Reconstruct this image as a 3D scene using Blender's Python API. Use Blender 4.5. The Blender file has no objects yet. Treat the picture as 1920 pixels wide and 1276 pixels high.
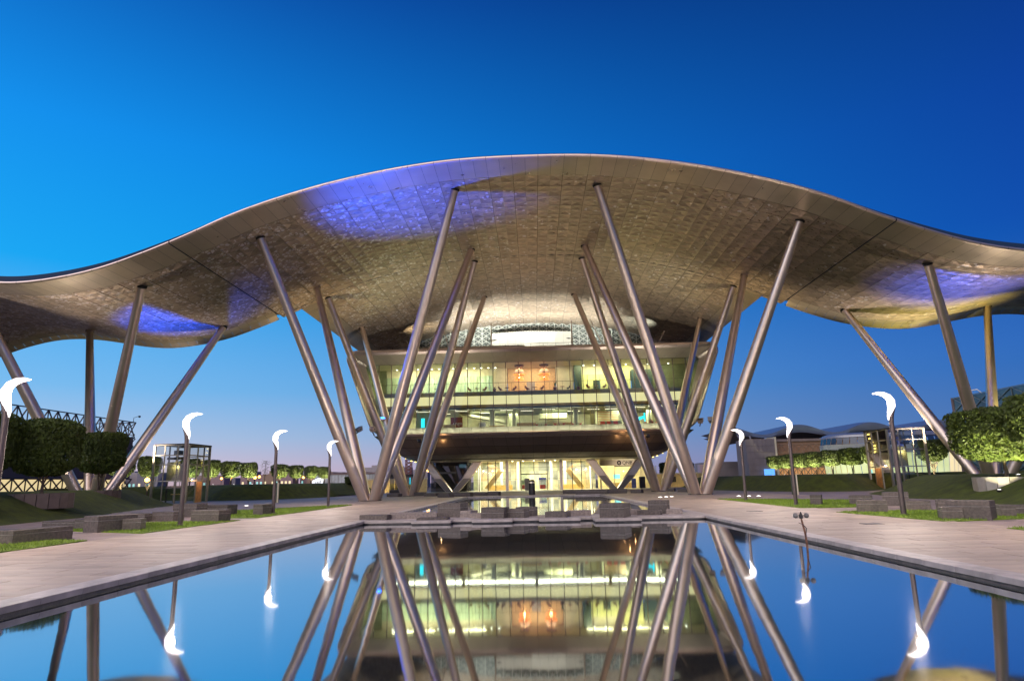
import bpy, bmesh, math, random
import numpy as np
from mathutils import Vector, Matrix
S = bpy.context.scene
COL = S.collection
RND = random.Random(7)
NR = np.random.RandomState(11)

# ------------------------------------------------------------------ camera
cam = bpy.data.cameras.new('camera'); camo = bpy.data.objects.new('camera', cam); COL.objects.link(camo)
YAW, PITCH, ROLL = .0301, .2095, .0200
fw = Vector((-math.sin(YAW)*math.cos(PITCH), math.cos(YAW)*math.cos(PITCH), math.sin(PITCH)))
r0 = Vector((math.cos(YAW), math.sin(YAW), 0)); u0 = r0.cross(fw)
rt = r0*math.cos(ROLL) - u0*math.sin(ROLL); up = u0*math.cos(ROLL) + r0*math.sin(ROLL)
camo.matrix_world = Matrix(((rt.x, up.x, -fw.x, .175), (rt.y, up.y, -fw.y, 0), (rt.z, up.z, -fw.z, 1.8), (0, 0, 0, 1)))
cam.sensor_width = 36; cam.lens = 36*1239.6/1920; cam.clip_end = 9000; cam.clip_start = .1
S.camera = camo

# ------------------------------------------------------------------ world: dusk sky
w = bpy.data.worlds.new('World'); S.world = w; w.use_nodes = True
nt = w.node_tree; nt.nodes.clear()
def wn(t): return nt.nodes.new(t)
wl = nt.links.new
tc = wn('ShaderNodeTexCoord'); sep = wn('ShaderNodeSeparateXYZ'); wl(tc.outputs['Generated'], sep.inputs[0])
def ramp(stops):
    r = wn('ShaderNodeValToRGB'); e = r.color_ramp.elements
    while len(e) < len(stops): e.new(.5)
    for el, (p, c) in zip(e, stops): el.position = p; el.color = (*c, 1)
    wl(sep.outputs['Z'], r.inputs[0]); return r
west = ramp([(0, (.80, .53, .60)), (.03, (.68, .60, .74)), (.065, (.46, .62, .86)), (.13, (.20, .55, .95)), (.28, (.0, .43, 1.0)), (.44, (0, .32, .96)), (.63, (0, .11, .52)), (1, (0, .05, .28))])
east = ramp([(0, (.03, .14, .38)), (.05, (.004, .12, .42)), (.15, (.006, .10, .48)), (.30, (0, .035, .38)), (.44, (0, .018, .28)), (.63, (0, .012, .13)), (1, (0, .01, .09))])
mp = wn('ShaderNodeMapRange'); mp.interpolation_type = 'SMOOTHSTEP'
mp.inputs['From Min'].default_value = 1.0; mp.inputs['From Max'].default_value = -1.0
wl(sep.outputs['X'], mp.inputs['Value'])
mixs = wn('ShaderNodeMix'); mixs.data_type = 'RGBA'
wl(mp.outputs[0], mixs.inputs[0]); wl(east.outputs[0], mixs.inputs[6]); wl(west.outputs[0], mixs.inputs[7])
sky = wn('ShaderNodeTexSky'); sky.sky_type = 'NISHITA'; sky.sun_disc = False
sky.sun_elevation = math.radians(1.0); sky.sun_rotation = math.radians(-75)
bgn = wn('ShaderNodeBackground'); wl(sky.outputs[0], bgn.inputs[0]); bgn.inputs[1].default_value = .05*.2
bgg = wn('ShaderNodeBackground'); wl(mixs.outputs[2], bgg.inputs[0]); bgg.inputs[1].default_value = .95
adds = wn('ShaderNodeAddShader'); wl(bgn.outputs[0], adds.inputs[0]); wl(bgg.outputs[0], adds.inputs[1])
wo = wn('ShaderNodeOutputWorld'); wl(adds.outputs[0], wo.inputs[0])

# soft after-glow (one sun, very wide)
sl = bpy.data.lights.new('sun', 'SUN'); sl.energy = 2.3; sl.angle = math.radians(70); sl.color = (1, .80, .64)
so = bpy.data.objects.new('sun', sl); COL.objects.link(so)
so.rotation_euler = Vector((.42, .62, -.66)).to_track_quat('-Z', 'Y').to_euler()

vs = S.view_settings; vs.view_transform = 'Standard'; vs.look = 'None'; vs.exposure = 0; vs.gamma = 1; vs.use_curve_mapping = False
S.cycles.max_bounces = 7; S.cycles.diffuse_bounces = 3; S.cycles.glossy_bounces = 4; S.cycles.transparent_max_bounces = 12
S.cycles.transmission_bounces = 4; S.cycles.sample_clamp_indirect = 4.0; S.cycles.sample_clamp_direct = 30.0
S.cycles.caustics_reflective = False; S.cycles.caustics_refractive = False; S.cycles.use_denoising = True

# ------------------------------------------------------------------ materials
MATS = {}
def M(name, col, rough=.6, metal=0., var=.12, scale=2., bump=0., bscale=None, emit=None, estr=0., rand=0., island=0., spec=.5, coords='Object', stretch=None, detail=4, coat=0.):
    if name in MATS: return MATS[name]
    m = bpy.data.materials.new(name); m.use_nodes = True; MATS[name] = m
    n = m.node_tree.nodes; l = m.node_tree.links; b = n['Principled BSDF']
    b.inputs['Roughness'].default_value = rough; b.inputs['Metallic'].default_value = metal
    b.inputs['Specular IOR Level'].default_value = spec; b.inputs['Coat Weight'].default_value = coat
    b.inputs['Base Color'].default_value = (*col, 1)
    t = n.new('ShaderNodeTexCoord') if coords == 'Object' else None
    g = n.new('ShaderNodeNewGeometry')
    vec = t.outputs['Object'] if t else g.outputs['Position']
    if stretch:
        mpn = n.new('ShaderNodeMapping'); mpn.inputs['Scale'].default_value = stretch; l.new(vec, mpn.inputs[0]); vec = mpn.outputs[0]
    if var or rand or island:
        hs = n.new('ShaderNodeMix'); hs.data_type = 'RGBA'; hs.blend_type = 'MULTIPLY'; hs.inputs[0].default_value = 1; hs.inputs[6].default_value = (*col, 1)
        nz = n.new('ShaderNodeTexNoise'); nz.inputs['Scale'].default_value = scale; nz.inputs['Detail'].default_value = detail; l.new(vec, nz.inputs['Vector'])
        mr = n.new('ShaderNodeMapRange'); mr.inputs[1].default_value = .3; mr.inputs[2].default_value = .7
        mr.inputs[3].default_value = 1-var; mr.inputs[4].default_value = 1+var; l.new(nz.outputs[0], mr.inputs[0])
        val = mr.outputs[0]
        for amt, src in ((rand, 'obj'), (island, 'isl')):
            if not amt: continue
            if src == 'obj': q = n.new('ShaderNodeObjectInfo').outputs['Random']
            else: q = g.outputs['Random Per Island']
            m2 = n.new('ShaderNodeMapRange'); m2.inputs[3].default_value = 1-amt; m2.inputs[4].default_value = 1+amt; l.new(q, m2.inputs[0])
            mu = n.new('ShaderNodeMath'); mu.operation = 'MULTIPLY'; l.new(val, mu.inputs[0]); l.new(m2.outputs[0], mu.inputs[1]); val = mu.outputs[0]
        cb = n.new('ShaderNodeCombineColor'); [l.new(val, cb.inputs[i]) for i in range(3)]
        l.new(cb.outputs[0], hs.inputs[7]); l.new(hs.outputs[2], b.inputs['Base Color'])
        rr = n.new('ShaderNodeMapRange'); rr.inputs[3].default_value = max(.02, rough-.07); rr.inputs[4].default_value = min(1, rough+.07); l.new(nz.outputs[0], rr.inputs[0]); l.new(rr.outputs[0], b.inputs['Roughness'])
    if bump:
        nb = n.new('ShaderNodeTexNoise'); nb.inputs['Scale'].default_value = bscale or scale*6; nb.inputs['Detail'].default_value = 3; l.new(vec, nb.inputs['Vector'])
        bp = n.new('ShaderNodeBump'); bp.inputs['Strength'].default_value = bump; bp.inputs['Distance'].default_value = .03; l.new(nb.outputs[0], bp.inputs['Height']); l.new(bp.outputs[0], b.inputs['Normal'])
    if emit:
        b.inputs['Emission Color'].default_value = (*emit, 1); b.inputs['Emission Strength'].default_value = estr
    return m

STEEL = M('column_metal', (.70, .58, .49), .33, .85, .06, .7)
FASCIA = M('fascia_metal', (.56, .51, .44), .36, .8, .06, .6, rand=.05)
RIMM = M('rim_metal', (.72, .60, .56), .33, .8, .05, .8, rand=.05)
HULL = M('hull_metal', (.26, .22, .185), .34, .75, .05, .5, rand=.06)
ROOFSKIN = M('roof_skin', (.02, .045, .10), .6, 0, .1, .5, spec=.15)
DARK = M('dark_metal', (.035, .032, .032), .45, .4, .2, 3)
BLACK = M('black_gap', (.012, .011, .011), .8, 0, .1, 3)
GRANITE = M('granite', (.098, .080, .070), .62, 0, .38, 9, .25, 60, rand=.12)
GRANITE2 = M('light_granite', (.26, .215, .19), .65, 0, .3, 9, .25, 60, rand=.1)
MORTAR = M('pale_mortar', (.42, .40, .38), .8, 0, .45, 5)
COPING = M('coping_stone', (.44, .385, .36), .5, 0, .28, 2.2, .15, 40, rand=.12)
COPINGD = M('wet_stone', (.07, .062, .06), .4, 0, .5, 5, .2, 40)
PAVER = M('paver', (.385, .30, .24), .58, 0, .26, .8, .12, 45, rand=.14, island=.14, detail=7)
SOIL = M('sand_soil', (.12, .10, .085), .9, 0, .2, .4)
GRASS = M('grass_ground', (.12, .19, .012), .9, 0, .35, 5, .6, 40)
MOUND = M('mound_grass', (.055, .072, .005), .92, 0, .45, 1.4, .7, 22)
BLADE = M('grass_blade', (.14, .22, .012), .7, 0, .2, 3, island=.35)
POLE = M('lamp_pole', (.13, .10, .095), .42, .6, .1, 4)
GLOW = M('lamp_glow', (1, .95, .92), .5, 0, 0, emit=(1, .94, .90), estr=1.5)
BARK = M('bark', (.12, .085, .06), .85, 0, .35, 6, .5, 30)
CONC = M('pale_concrete', (.36, .34, .31), .7, 0, .15, 1.5)
CREAM = M('cream_wall', (.62, .57, .42), .7, 0, .1, 1)
WHITE = M('white_wall', (.74, .73, .68), .6, 0, .06, .6)
WOOD = M('orange_wood', (.60, .40, .20), .45, 0, .25, 2.2, stretch=(1, 1, 7))
YWOOD = M('yellow_wood', (.58, .38, .12), .45, 0, .15, 3)
GREENCURT = M('green_curtain', (.40, .50, .36), .8, 0, .3, 1.8, stretch=(9, 1, .2))
YELCURT = M('yellow_curtain', (.66, .66, .30), .8, 0, .2, 1.8, stretch=(9, 1, .2))
DGREEN = M('dark_green_panel', (.03, .05, .04), .5, 0, .2, 2)
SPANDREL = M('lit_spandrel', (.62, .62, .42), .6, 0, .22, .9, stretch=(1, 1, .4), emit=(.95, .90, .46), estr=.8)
GOLD = M('gold_soffit', (.62, .42, .12), .4, .2, .08, 1)
REDC = M('red_seat', (.62, .06, .05), .5, 0, .05)
BROWNC = M('brown_seat', (.22, .06, .035), .5, 0, .05)
POT = M('dark_red_pot', (.10, .02, .02), .6)
LEAFP = M('plant_leaf', (.05, .11, .03), .6, 0, .2, 6)
BAMBOO = M('bamboo', (.45, .34, .10), .5, 0, .2, 6)
ORANGE = M('pendant_orange', (.7, .20, .04), .5, 0, 0, emit=(1, .30, .06), estr=1.1)
PENDB = M('pendant_brown', (.16, .08, .04), .5, 0, .05)
BULB = M('warm_bulb', (1, .9, .7), .5, 0, 0, emit=(1, .82, .5), estr=14)
CEILP = M('ceiling_lamp', (1, 1, .9), .5, 0, 0, emit=(1, .98, .78), estr=1.6)
COOLP = M('cool_lamp', (1, 1, 1), .5, 0, 0, emit=(.9, 1, .92), estr=7)
CYAN = M('cyan_screen', (.0, .3, .4), .5, 0, 0, emit=(.02, .75, .95), estr=1.6)
BLUEL = M('blue_lamp', (.0, .1, .9), .5, 0, 0, emit=(.02, .18, 1), estr=14)
AMBER = M('amber_lamp', (1, .5, .1), .5, 0, 0, emit=(1, .42, .06), estr=16)
INGR = M('ground_lamp', (1, 1, 1), .5, 0, 0, emit=(1, .95, .9), estr=8)
REDP = M('red_panel', (.26, .045, .03), .6, 0, .1)
GREY = M('grey_panel', (.25, .24, .25), .6, 0, .1)
BLUEP = M('blue_panel', (.05, .07, .45), .5)
SIGN = M('sign_board', (.46, .38, .30), .6, 0, .05)
INK = M('sign_ink', (.008, .008, .012), .9, spec=.1)
INKW = M('white_ink', (.8, .8, .78), .6)
FARW = M('far_wall', (.27, .24, .25), .8, 0, .15, .3, rand=.15)
FARP = M('far_plum_wall', (.22, .17, .165), .7, 0, .1, .4)
FARB = M('far_brown_wall', (.30, .17, .10), .7, 0, .15, .4)
FARLIT = M('far_lit_window', (.8, .75, .45), .5, 0, .35, .35, emit=(1, .80, .42), estr=.8)
FARLIT2 = M('far_lit_glass', (.8, .9, .5), .5, 0, .5, .2, emit=(.85, .95, .42), estr=.55)
TRUSS = M('truss_steel', (.075, .065, .07), .5, .5, .1)
TEAL = M('teal_glass', (.055, .12, .15), .25, .2, .35, .5, spec=.6, rand=.15)
TEALF = M('teal_frame', (.20, .26, .27), .5, .3, .1)
FROOF = M('far_roof', (.17, .21, .29), .35, .4, .1, .3)
LATT = M('lattice_white', (.70, .74, .72), .5, .2, .1)
LATTB = M('lattice_back', (.16, .19, .185), .7, 0, .5, 3)
BRASS = M('orange_door', (.50, .24, .09), .35, .3, .3, 3)
RUST = M('rusty_pipe', (.20, .10, .06), .7, .3, .4, 12)
CUP = M('grey_cup', (.20, .19, .18), .4, .2, .2)

def glass(name, tint, gloss, rough=.03):
    m = bpy.data.materials.new(name); m.use_nodes = True; n = m.node_tree.nodes; l = m.node_tree.links; n.clear()
    t = n.new('ShaderNodeBsdfTransparent'); t.inputs[0].default_value = (*tint, 1)
    g = n.new('ShaderNodeBsdfGlossy'); g.inputs['Roughness'].default_value = rough
    f = n.new('ShaderNodeFresnel'); f.inputs[0].default_value = 1.5
    a = n.new('ShaderNodeMath'); a.operation = 'MULTIPLY_ADD'; a.inputs[1].default_value = 1.0; a.inputs[2].default_value = gloss; a.use_clamp = True
    mx = n.new('ShaderNodeMixShader'); o = n.new('ShaderNodeOutputMaterial')
    l.new(f.outputs[0], a.inputs[0]); l.new(a.outputs[0], mx.inputs[0]); l.new(t.outputs[0], mx.inputs[1]); l.new(g.outputs[0], mx.inputs[2]); l.new(mx.outputs[0], o.inputs[0])
    return m
GLASS = glass('facade_glass', (.96, .96, .87), .03)
GLASS2 = glass('clear_glass', (.86, .93, .88), .10)
GLASSD = glass('dark_glass', (.12, .14, .16), .08)

def water_mat():
    m = bpy.data.materials.new('pool_water'); m.use_nodes = True; n = m.node_tree.nodes; l = m.node_tree.links; n.clear()
    g = n.new('ShaderNodeBsdfGlossy'); g.inputs['Roughness'].default_value = .035; g.inputs[0].default_value = (.93, .95, .97, 1)
    d = n.new('ShaderNodeBsdfDiffuse'); d.inputs[0].default_value = (.03, .05, .06, 1)
    lw = n.new('ShaderNodeLayerWeight'); lw.inputs[0].default_value = .5
    mr = n.new('ShaderNodeMapRange'); mr.inputs[1].default_value = .3; mr.inputs[2].default_value = .95; mr.inputs[3].default_value = .55; mr.inputs[4].default_value = .9
    l.new(lw.outputs['Facing'], mr.inputs[0])
    ge = n.new('ShaderNodeNewGeometry'); mp_ = n.new('ShaderNodeMapping'); mp_.inputs['Scale'].default_value = (1, .35, 1)
    nz = n.new('ShaderNodeTexNoise'); nz.inputs['Scale'].default_value = 1.1; nz.inputs['Detail'].default_value = 2
    bp = n.new('ShaderNodeBump'); bp.inputs['Strength'].default_value = .03; bp.inputs['Distance'].default_value = .05
    l.new(ge.outputs['Position'], mp_.inputs[0]); l.new(mp_.outputs[0], nz.inputs['Vector']); l.new(nz.outputs[0], bp.inputs['Height']); l.new(bp.outputs[0], g.inputs['Normal'])
    mx = n.new('ShaderNodeMixShader'); o = n.new('ShaderNodeOutputMaterial')
    l.new(mr.outputs[0], mx.inputs[0]); l.new(d.outputs[0], mx.inputs[1]); l.new(g.outputs[0], mx.inputs[2]); l.new(mx.outputs[0], o.inputs[0])
    return m
WATER = water_mat()

def perf_mat(name, col, rough=.32):
    m = bpy.data.materials.new(name); m.use_nodes = True; n = m.node_tree.nodes; l = m.node_tree.links; b = n['Principled BSDF']
    def math_(op, a, c=None, cl=False):
        q = n.new('ShaderNodeMath'); q.operation = op; q.use_clamp = cl
        for i, v in enumerate((a, c)):
            if v is None: continue
            if isinstance(v, (int, float)): q.inputs[i].default_value = v
            else: l.new(v, q.inputs[i])
        return q.outputs[0]
    def rng(v, a, c, d, e):
        q = n.new('ShaderNodeMapRange'); [setattr(q.inputs[i+1], 'default_value', x) for i, x in enumerate((a, c, d, e))]; l.new(v, q.inputs[0]); return q.outputs[0]
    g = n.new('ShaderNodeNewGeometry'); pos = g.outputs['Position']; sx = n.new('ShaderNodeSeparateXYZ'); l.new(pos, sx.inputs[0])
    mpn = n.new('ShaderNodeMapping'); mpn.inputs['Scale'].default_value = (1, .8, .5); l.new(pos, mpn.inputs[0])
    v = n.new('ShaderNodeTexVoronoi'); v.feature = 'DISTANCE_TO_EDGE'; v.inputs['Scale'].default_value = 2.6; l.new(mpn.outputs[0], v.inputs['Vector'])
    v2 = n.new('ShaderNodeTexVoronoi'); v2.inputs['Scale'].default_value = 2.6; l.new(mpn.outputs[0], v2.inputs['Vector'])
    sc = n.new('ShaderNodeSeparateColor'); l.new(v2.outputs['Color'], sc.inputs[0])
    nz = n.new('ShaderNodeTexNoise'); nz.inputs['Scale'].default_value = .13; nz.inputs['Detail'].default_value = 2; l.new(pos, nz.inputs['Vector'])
    # openings painted pale as if lit from behind, on more cells to one side
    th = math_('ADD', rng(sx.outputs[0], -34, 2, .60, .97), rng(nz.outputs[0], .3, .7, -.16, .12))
    backlit_opening = math_('MULTIPLY', math_('GREATER_THAN', sc.outputs[0], th), rng(v.outputs['Distance'], .10, .16, 0, 1))
    # fine streaks of the thin lattice bars
    mp2 = n.new('ShaderNodeMapping'); mp2.inputs['Scale'].default_value = (1.6, 9, 4); l.new(pos, mp2.inputs[0])
    st = n.new('ShaderNodeTexNoise'); st.inputs['Scale'].default_value = 1.0; st.inputs['Detail'].default_value = 4; l.new(mp2.outputs[0], st.inputs['Vector'])
    oi = n.new('ShaderNodeObjectInfo'); fr = math_('FRACT', math_('ADD', oi.outputs['Random'], g.outputs['Random Per Island']))
    tone = math_('MULTIPLY', rng(fr, 0, 1, .76, 1.2), rng(st.outputs[0], .3, .7, .78, 1.2))
    cc = n.new('ShaderNodeCombineColor'); [l.new(tone, cc.inputs[i]) for i in range(3)]
    base = n.new('ShaderNodeMix'); base.data_type = 'RGBA'; base.blend_type = 'MULTIPLY'; base.inputs[0].default_value = 1; base.inputs[6].default_value = (*col, 1); l.new(cc.outputs[0], base.inputs[7])
    mx = n.new('ShaderNodeMix'); mx.data_type = 'RGBA'; l.new(math_('MULTIPLY', backlit_opening, .6), mx.inputs[0]); l.new(base.outputs[2], mx.inputs[6]); mx.inputs[7].default_value = (.95, .92, 1.0, 1)
    l.new(mx.outputs[2], b.inputs['Base Color']); l.new(rng(backlit_opening, 0, 1, .78, .78), b.inputs['Metallic']); l.new(rng(st.outputs[0], .3, .7, rough-.07, rough+.12), b.inputs['Roughness'])
    bp = n.new('ShaderNodeBump'); bp.inputs['Strength'].default_value = .10; bp.inputs['Distance'].default_value = .03; l.new(st.outputs[0], bp.inputs['Height']); l.new(bp.outputs[0], b.inputs['Normal'])
    return m
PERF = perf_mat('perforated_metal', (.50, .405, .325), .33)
PLAIN = M('smooth_soffit', (.60, .52, .42), .30, .8, .06, .6, rand=.06)

def leaf_mat(name, col):
    m = M(name, col, .55, 0, .25, 1.2, island=.45, spec=.3)
    n = m.node_tree.nodes; l = m.node_tree.links; b = n['Principled BSDF']
    t = n.new('ShaderNodeBsdfTranslucent'); t.inputs[0].default_value = (col[0]*1.6, col[1]*1.5, col[2]*.8, 1)
    mx = n.new('ShaderNodeMixShader'); mx.inputs[0].default_value = .3
    o = n['Material Output']; l.new(b.outputs[0], mx.inputs[1]); l.new(t.outputs[0], mx.inputs[2]); l.new(mx.outputs[0], o.inputs[0])
    return m
LEAF = leaf_mat('clipped_leaf', (.075, .105, .022))
LEAF2 = leaf_mat('pale_leaf', (.075, .10, .032))

# ------------------------------------------------------------------ mesh helpers
class MB:
    def __init__(s): s.v = []; s.f = []
    def add(s, vs_, fs):
        k = len(s.v); s.v += [tuple(map(float, q)) for q in vs_]; s.f += [tuple(i+k for i in f) for f in fs]; return s
    def box(s, x0, x1, y0, y1, z0, z1):
        return s.add([(x0, y0, z0), (x1, y0, z0), (x1, y1, z0), (x0, y1, z0), (x0, y0, z1), (x1, y0, z1), (x1, y1, z1), (x0, y1, z1)],
                     [(3, 2, 1, 0), (4, 5, 6, 7), (0, 1, 5, 4), (1, 2, 6, 5), (2, 3, 7, 6), (3, 0, 4, 7)])
    def bbox(s, x0, x1, y0, y1, z0, z1, b=.03):      # box with chamfered top
        p = [(x0, y0, z0), (x1, y0, z0), (x1, y1, z0), (x0, y1, z0), (x0, y0, z1-b), (x1, y0, z1-b), (x1, y1, z1-b), (x0, y1, z1-b),
             (x0+b, y0+b, z1), (x1-b, y0+b, z1), (x1-b, y1-b, z1), (x0+b, y1-b, z1)]
        return s.add(p, [(3, 2, 1, 0), (0, 1, 5, 4), (1, 2, 6, 5), (2, 3, 7, 6), (3, 0, 4, 7), (4, 5, 9, 8), (5, 6, 10, 9), (6, 7, 11, 10), (7, 4, 8, 11), (8, 9, 10, 11)])
    def prism(s, poly, z0, z1):
        n = len(poly); return s.add([(x, y, z0) for x, y in poly]+[(x, y, z1) for x, y in poly],
            [tuple(range(n-1, -1, -1)), tuple(range(n, 2*n))]+[(i, (i+1) % n, n+(i+1) % n, n+i) for i in range(n)])
    def tube(s, p0, p1, r0, r1=None, n=12, cap=True):
        return s.path([p0, p1], [r0, r0 if r1 is None else r1], n, cap)
    def path(s, pts, rad, n=10, cap=True, flat=None):
        pts = [Vector(p) for p in pts]; k = len(pts); vs_ = []; last = None
        for i, p in enumerate(pts):
            d = (pts[min(i+1, k-1)]-pts[max(i-1, 0)]).normalized()
            a = d.orthogonal().normalized() if last is None else (last - d*last.dot(d)).normalized()
            last = a; bb = d.cross(a)
            for j in range(n):
                t = 2*math.pi*j/n; vs_.append(p + (a*math.cos(t)+bb*math.sin(t))*rad[i])
        fs = [(i*n+j, i*n+(j+1) % n, (i+1)*n+(j+1) % n, (i+1)*n+j) for i in range(k-1) for j in range(n)]
        if cap: fs += [tuple(range(n-1, -1, -1)), tuple((k-1)*n+j for j in range(n))]
        return s.add(vs_, fs)
    def lathe(s, prof, c=(0, 0, 0), n=20, cap=True):
        return s.path_l(prof, c, n, cap)
    def path_l(s, prof, c, n, cap):
        vs_ = [(c[0]+r*math.cos(2*math.pi*j/n), c[1]+r*math.sin(2*math.pi*j/n), c[2]+z) for r, z in prof for j in range(n)]
        k = len(prof); fs = [(i*n+j, i*n+(j+1) % n, (i+1)*n+(j+1) % n, (i+1)*n+j) for i in range(k-1) for j in range(n)]
        if cap: fs += [tuple(range(n-1, -1, -1)), tuple((k-1)*n+j for j in range(n))]
        return s.add(vs_, fs)
    def quad(s, a, b, c, d): return s.add([a, b, c, d], [(0, 1, 2, 3)])
    def bar(s, p0, p1, w_, h_=None):
        h_ = h_ or w_; p0 = Vector(p0); p1 = Vector(p1); d = (p1-p0).normalized()
        a = d.cross(Vector((0, 0, 1))); a = Vector((1, 0, 0)) if a.length < 1e-4 else a.normalized(); b = d.cross(a)
        q = []
        for p in (p0, p1):
            for i, j in ((-1, -1), (1, -1), (1, 1), (-1, 1)): q.append(p+a*(i*w_/2)+b*(j*h_/2))
        return s.add(q, [(3, 2, 1, 0), (4, 5, 6, 7), (0, 1, 5, 4), (1, 2, 6, 5), (2, 3, 7, 6), (3, 0, 4, 7)])
    def grid(s, rows, closed=False):
        k = len(rows[0]); vs_ = [p for r in rows for p in r]
        fs = [(i*k+j, i*k+j+1, (i+1)*k+j+1, (i+1)*k+j) for i in range(len(rows)-1) for j in range(k-1)]
        if closed: fs += [(i*k+k-1, i*k, (i+1)*k, (i+1)*k+k-1) for i in range(len(rows)-1)]
        return s.add(vs_, fs)
    def mesh(s, name, mat, smooth=False, off=(0, 0, 0)):
        me = bpy.data.meshes.new(name); o = Vector(off)
        vv = s.v if o.length == 0 else [(x-o.x, y-o.y, z-o.z) for x, y, z in s.v]
        me.from_pydata(vv, [], s.f); me.materials.append(mat)
        if smooth:
            me.polygons.foreach_set('use_smooth', [True]*len(me.polygons))
            try: me.set_sharp_from_angle(angle=math.radians(40))
            except Exception: pass
        me.update(); return me

def wpos(o):
    v = Vector((0, 0, 0))
    while o is not None: v += o.location; o = o.parent
    return v
def link(name, data, parent=None, loc=None, rot=None):
    o = bpy.data.objects.new(name, data); COL.objects.link(o); o.parent = parent
    if loc is not None: o.location = loc
    if rot is not None: o.rotation_euler = rot
    return o
def part(mb, name, mat, parent, smooth=False, local=False, kind=None, label=None):
    """one mesh object; coordinates are world unless local"""
    off = (0, 0, 0) if local or parent is None else wpos(parent)
    o = link(name, mb.mesh(name, mat, smooth, off), parent)
    if kind: o['kind'] = kind
    if label: o['label'] = label
    return o
def thing(name, label, cat, loc=(0, 0, 0), group=None, rz=0.):
    o = link(name, None, None, loc, (0, 0, rz)); o['label'] = label; o['category'] = cat
    if group: o['group'] = group
    return o
def tag(o, label, cat, group=None):
    o['label'] = label; o['category'] = cat
    if group: o['group'] = group
    return o
def struct(mb, name, mat, smooth=False, kind='structure'):
    o = part(mb, name, mat, None, smooth); o['kind'] = kind; return o
def copy_thing(root, loc, label=None, group=None, rz=None):
    r = root.copy(); COL.objects.link(r); r.location = loc
    if rz is not None: r.rotation_euler = (0, 0, rz)
    if label: r['label'] = label
    if group: r['group'] = group
    for ch in list(root.children):
        c = ch.copy(); COL.objects.link(c); c.parent = r
        for g_ in list(ch.children):
            d = g_.copy(); COL.objects.link(d); d.parent = c
    return r
def light(kind, name, loc, power, col, parent=None, target=None, angle=60, blend=.5, size=.2, size_y=None):
    L = bpy.data.lights.new(name, kind); L.energy = power; L.color = col
    if kind == 'SPOT': L.spot_size = math.radians(angle); L.spot_blend = blend; L.shadow_soft_size = size
    elif kind == 'POINT': L.shadow_soft_size = size
    else:
        L.size = size
        if size_y: L.shape = 'RECTANGLE'; L.size_y = size_y
    o = link(name, L, parent, Vector(loc)-(wpos(parent) if parent else Vector()))
    if target is not None: o.rotation_euler = (Vector(target)-Vector(loc)).to_track_quat('-Z', 'Y').to_euler()
    return o
def text(s, name, size, mat, parent, loc, rot, extrude=.02, align='CENTER'):
    c = bpy.data.curves.new(name, 'FONT'); c.body = s; c.size = size; c.extrude = extrude; c.align_x = align; c.materials.append(mat)
    o = bpy.data.objects.new(name, c); COL.objects.link(o); me = bpy.data.meshes.new_from_object(o.evaluated_get(bpy.context.evaluated_depsgraph_get())); bpy.data.objects.remove(o)
    me.name = name; me.materials.clear(); me.materials.append(mat)
    return link(name, me, parent, Vector(loc)-wpos(parent), rot)
ORD = ['first', 'second', 'third', 'fourth', 'fifth', 'sixth', 'seventh', 'eighth', 'ninth', 'tenth', 'eleventh', 'twelfth', 'thirteenth', 'fourteenth', 'fifteenth']

# ================================================================== SETTING
PX, PXO = 8.27, 8.82          # pool edge / outer edge of its coping
g = MB()
for x0, x1, y0, y1 in ((-3500, -PXO, -400, 5000), (PXO, 3500, -400, 5000), (-PXO, PXO, -400, 2.0), (-PXO, PXO, 84.9, 5000)):
    g.quad((x0, y0, -.05), (x1, y0, -.05), (x1, y1, -.05), (x0, y1, -.05))
struct(g, 'ground', SOIL)

def plaza_mat():
    m = M('plaza_stone', (.30, .265, .25), .58, 0, .2, .5, .1, 30, coords='World')
    n = m.node_tree.nodes; l = m.node_tree.links; b = n['Principled BSDF']
    ge = n.new('ShaderNodeNewGeometry'); br = n.new('ShaderNodeTexBrick'); br.inputs['Scale'].default_value = 1
    br.inputs['Brick Width'].default_value = 1.8; br.inputs['Row Height'].default_value = .65; br.inputs['Mortar Size'].default_value = .012
    br.inputs['Color1'].default_value = (.33, .285, .265, 1); br.inputs['Color2'].default_value = (.27, .24, .225, 1); br.inputs['Mortar'].default_value = (.12, .10, .09, 1)
    l.new(ge.outputs['Position'], br.inputs['Vector'])
    src = b.inputs['Base Color'].links[0].from_socket
    mx = n.new('ShaderNodeMix'); mx.data_type = 'RGBA'; mx.blend_type = 'MULTIPLY'; mx.inputs[0].default_value = 1
    l.new(br.outputs[0], mx.inputs[6]); mul = n.new('ShaderNodeVectorMath'); mul.operation = 'SCALE'; mul.inputs[3].default_value = 3.4; l.new(src, mul.inputs[0]); l.new(mul.outputs[0], mx.inputs[7])
    l.new(mx.outputs[2], b.inputs['Base Color']); return m
PLAZA = plaza_mat()
g = MB()
for x0, x1, y0, y1 in ((-60, -PXO, -12, 150), (PXO, 60, -12, 150), (-PXO, PXO, -12, 2.0), (-PXO, PXO, 84.9, 150)):
    nx, ny = max(1, int((x1-x0)/8)), max(1, int((y1-y0)/8))
    g.grid([[(x0+(x1-x0)*i/nx, y0+(y1-y0)*j/ny, -.022) for i in range(nx+1)] for j in range(ny+1)])
pav = struct(g, 'pavement', PLAZA)

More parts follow.
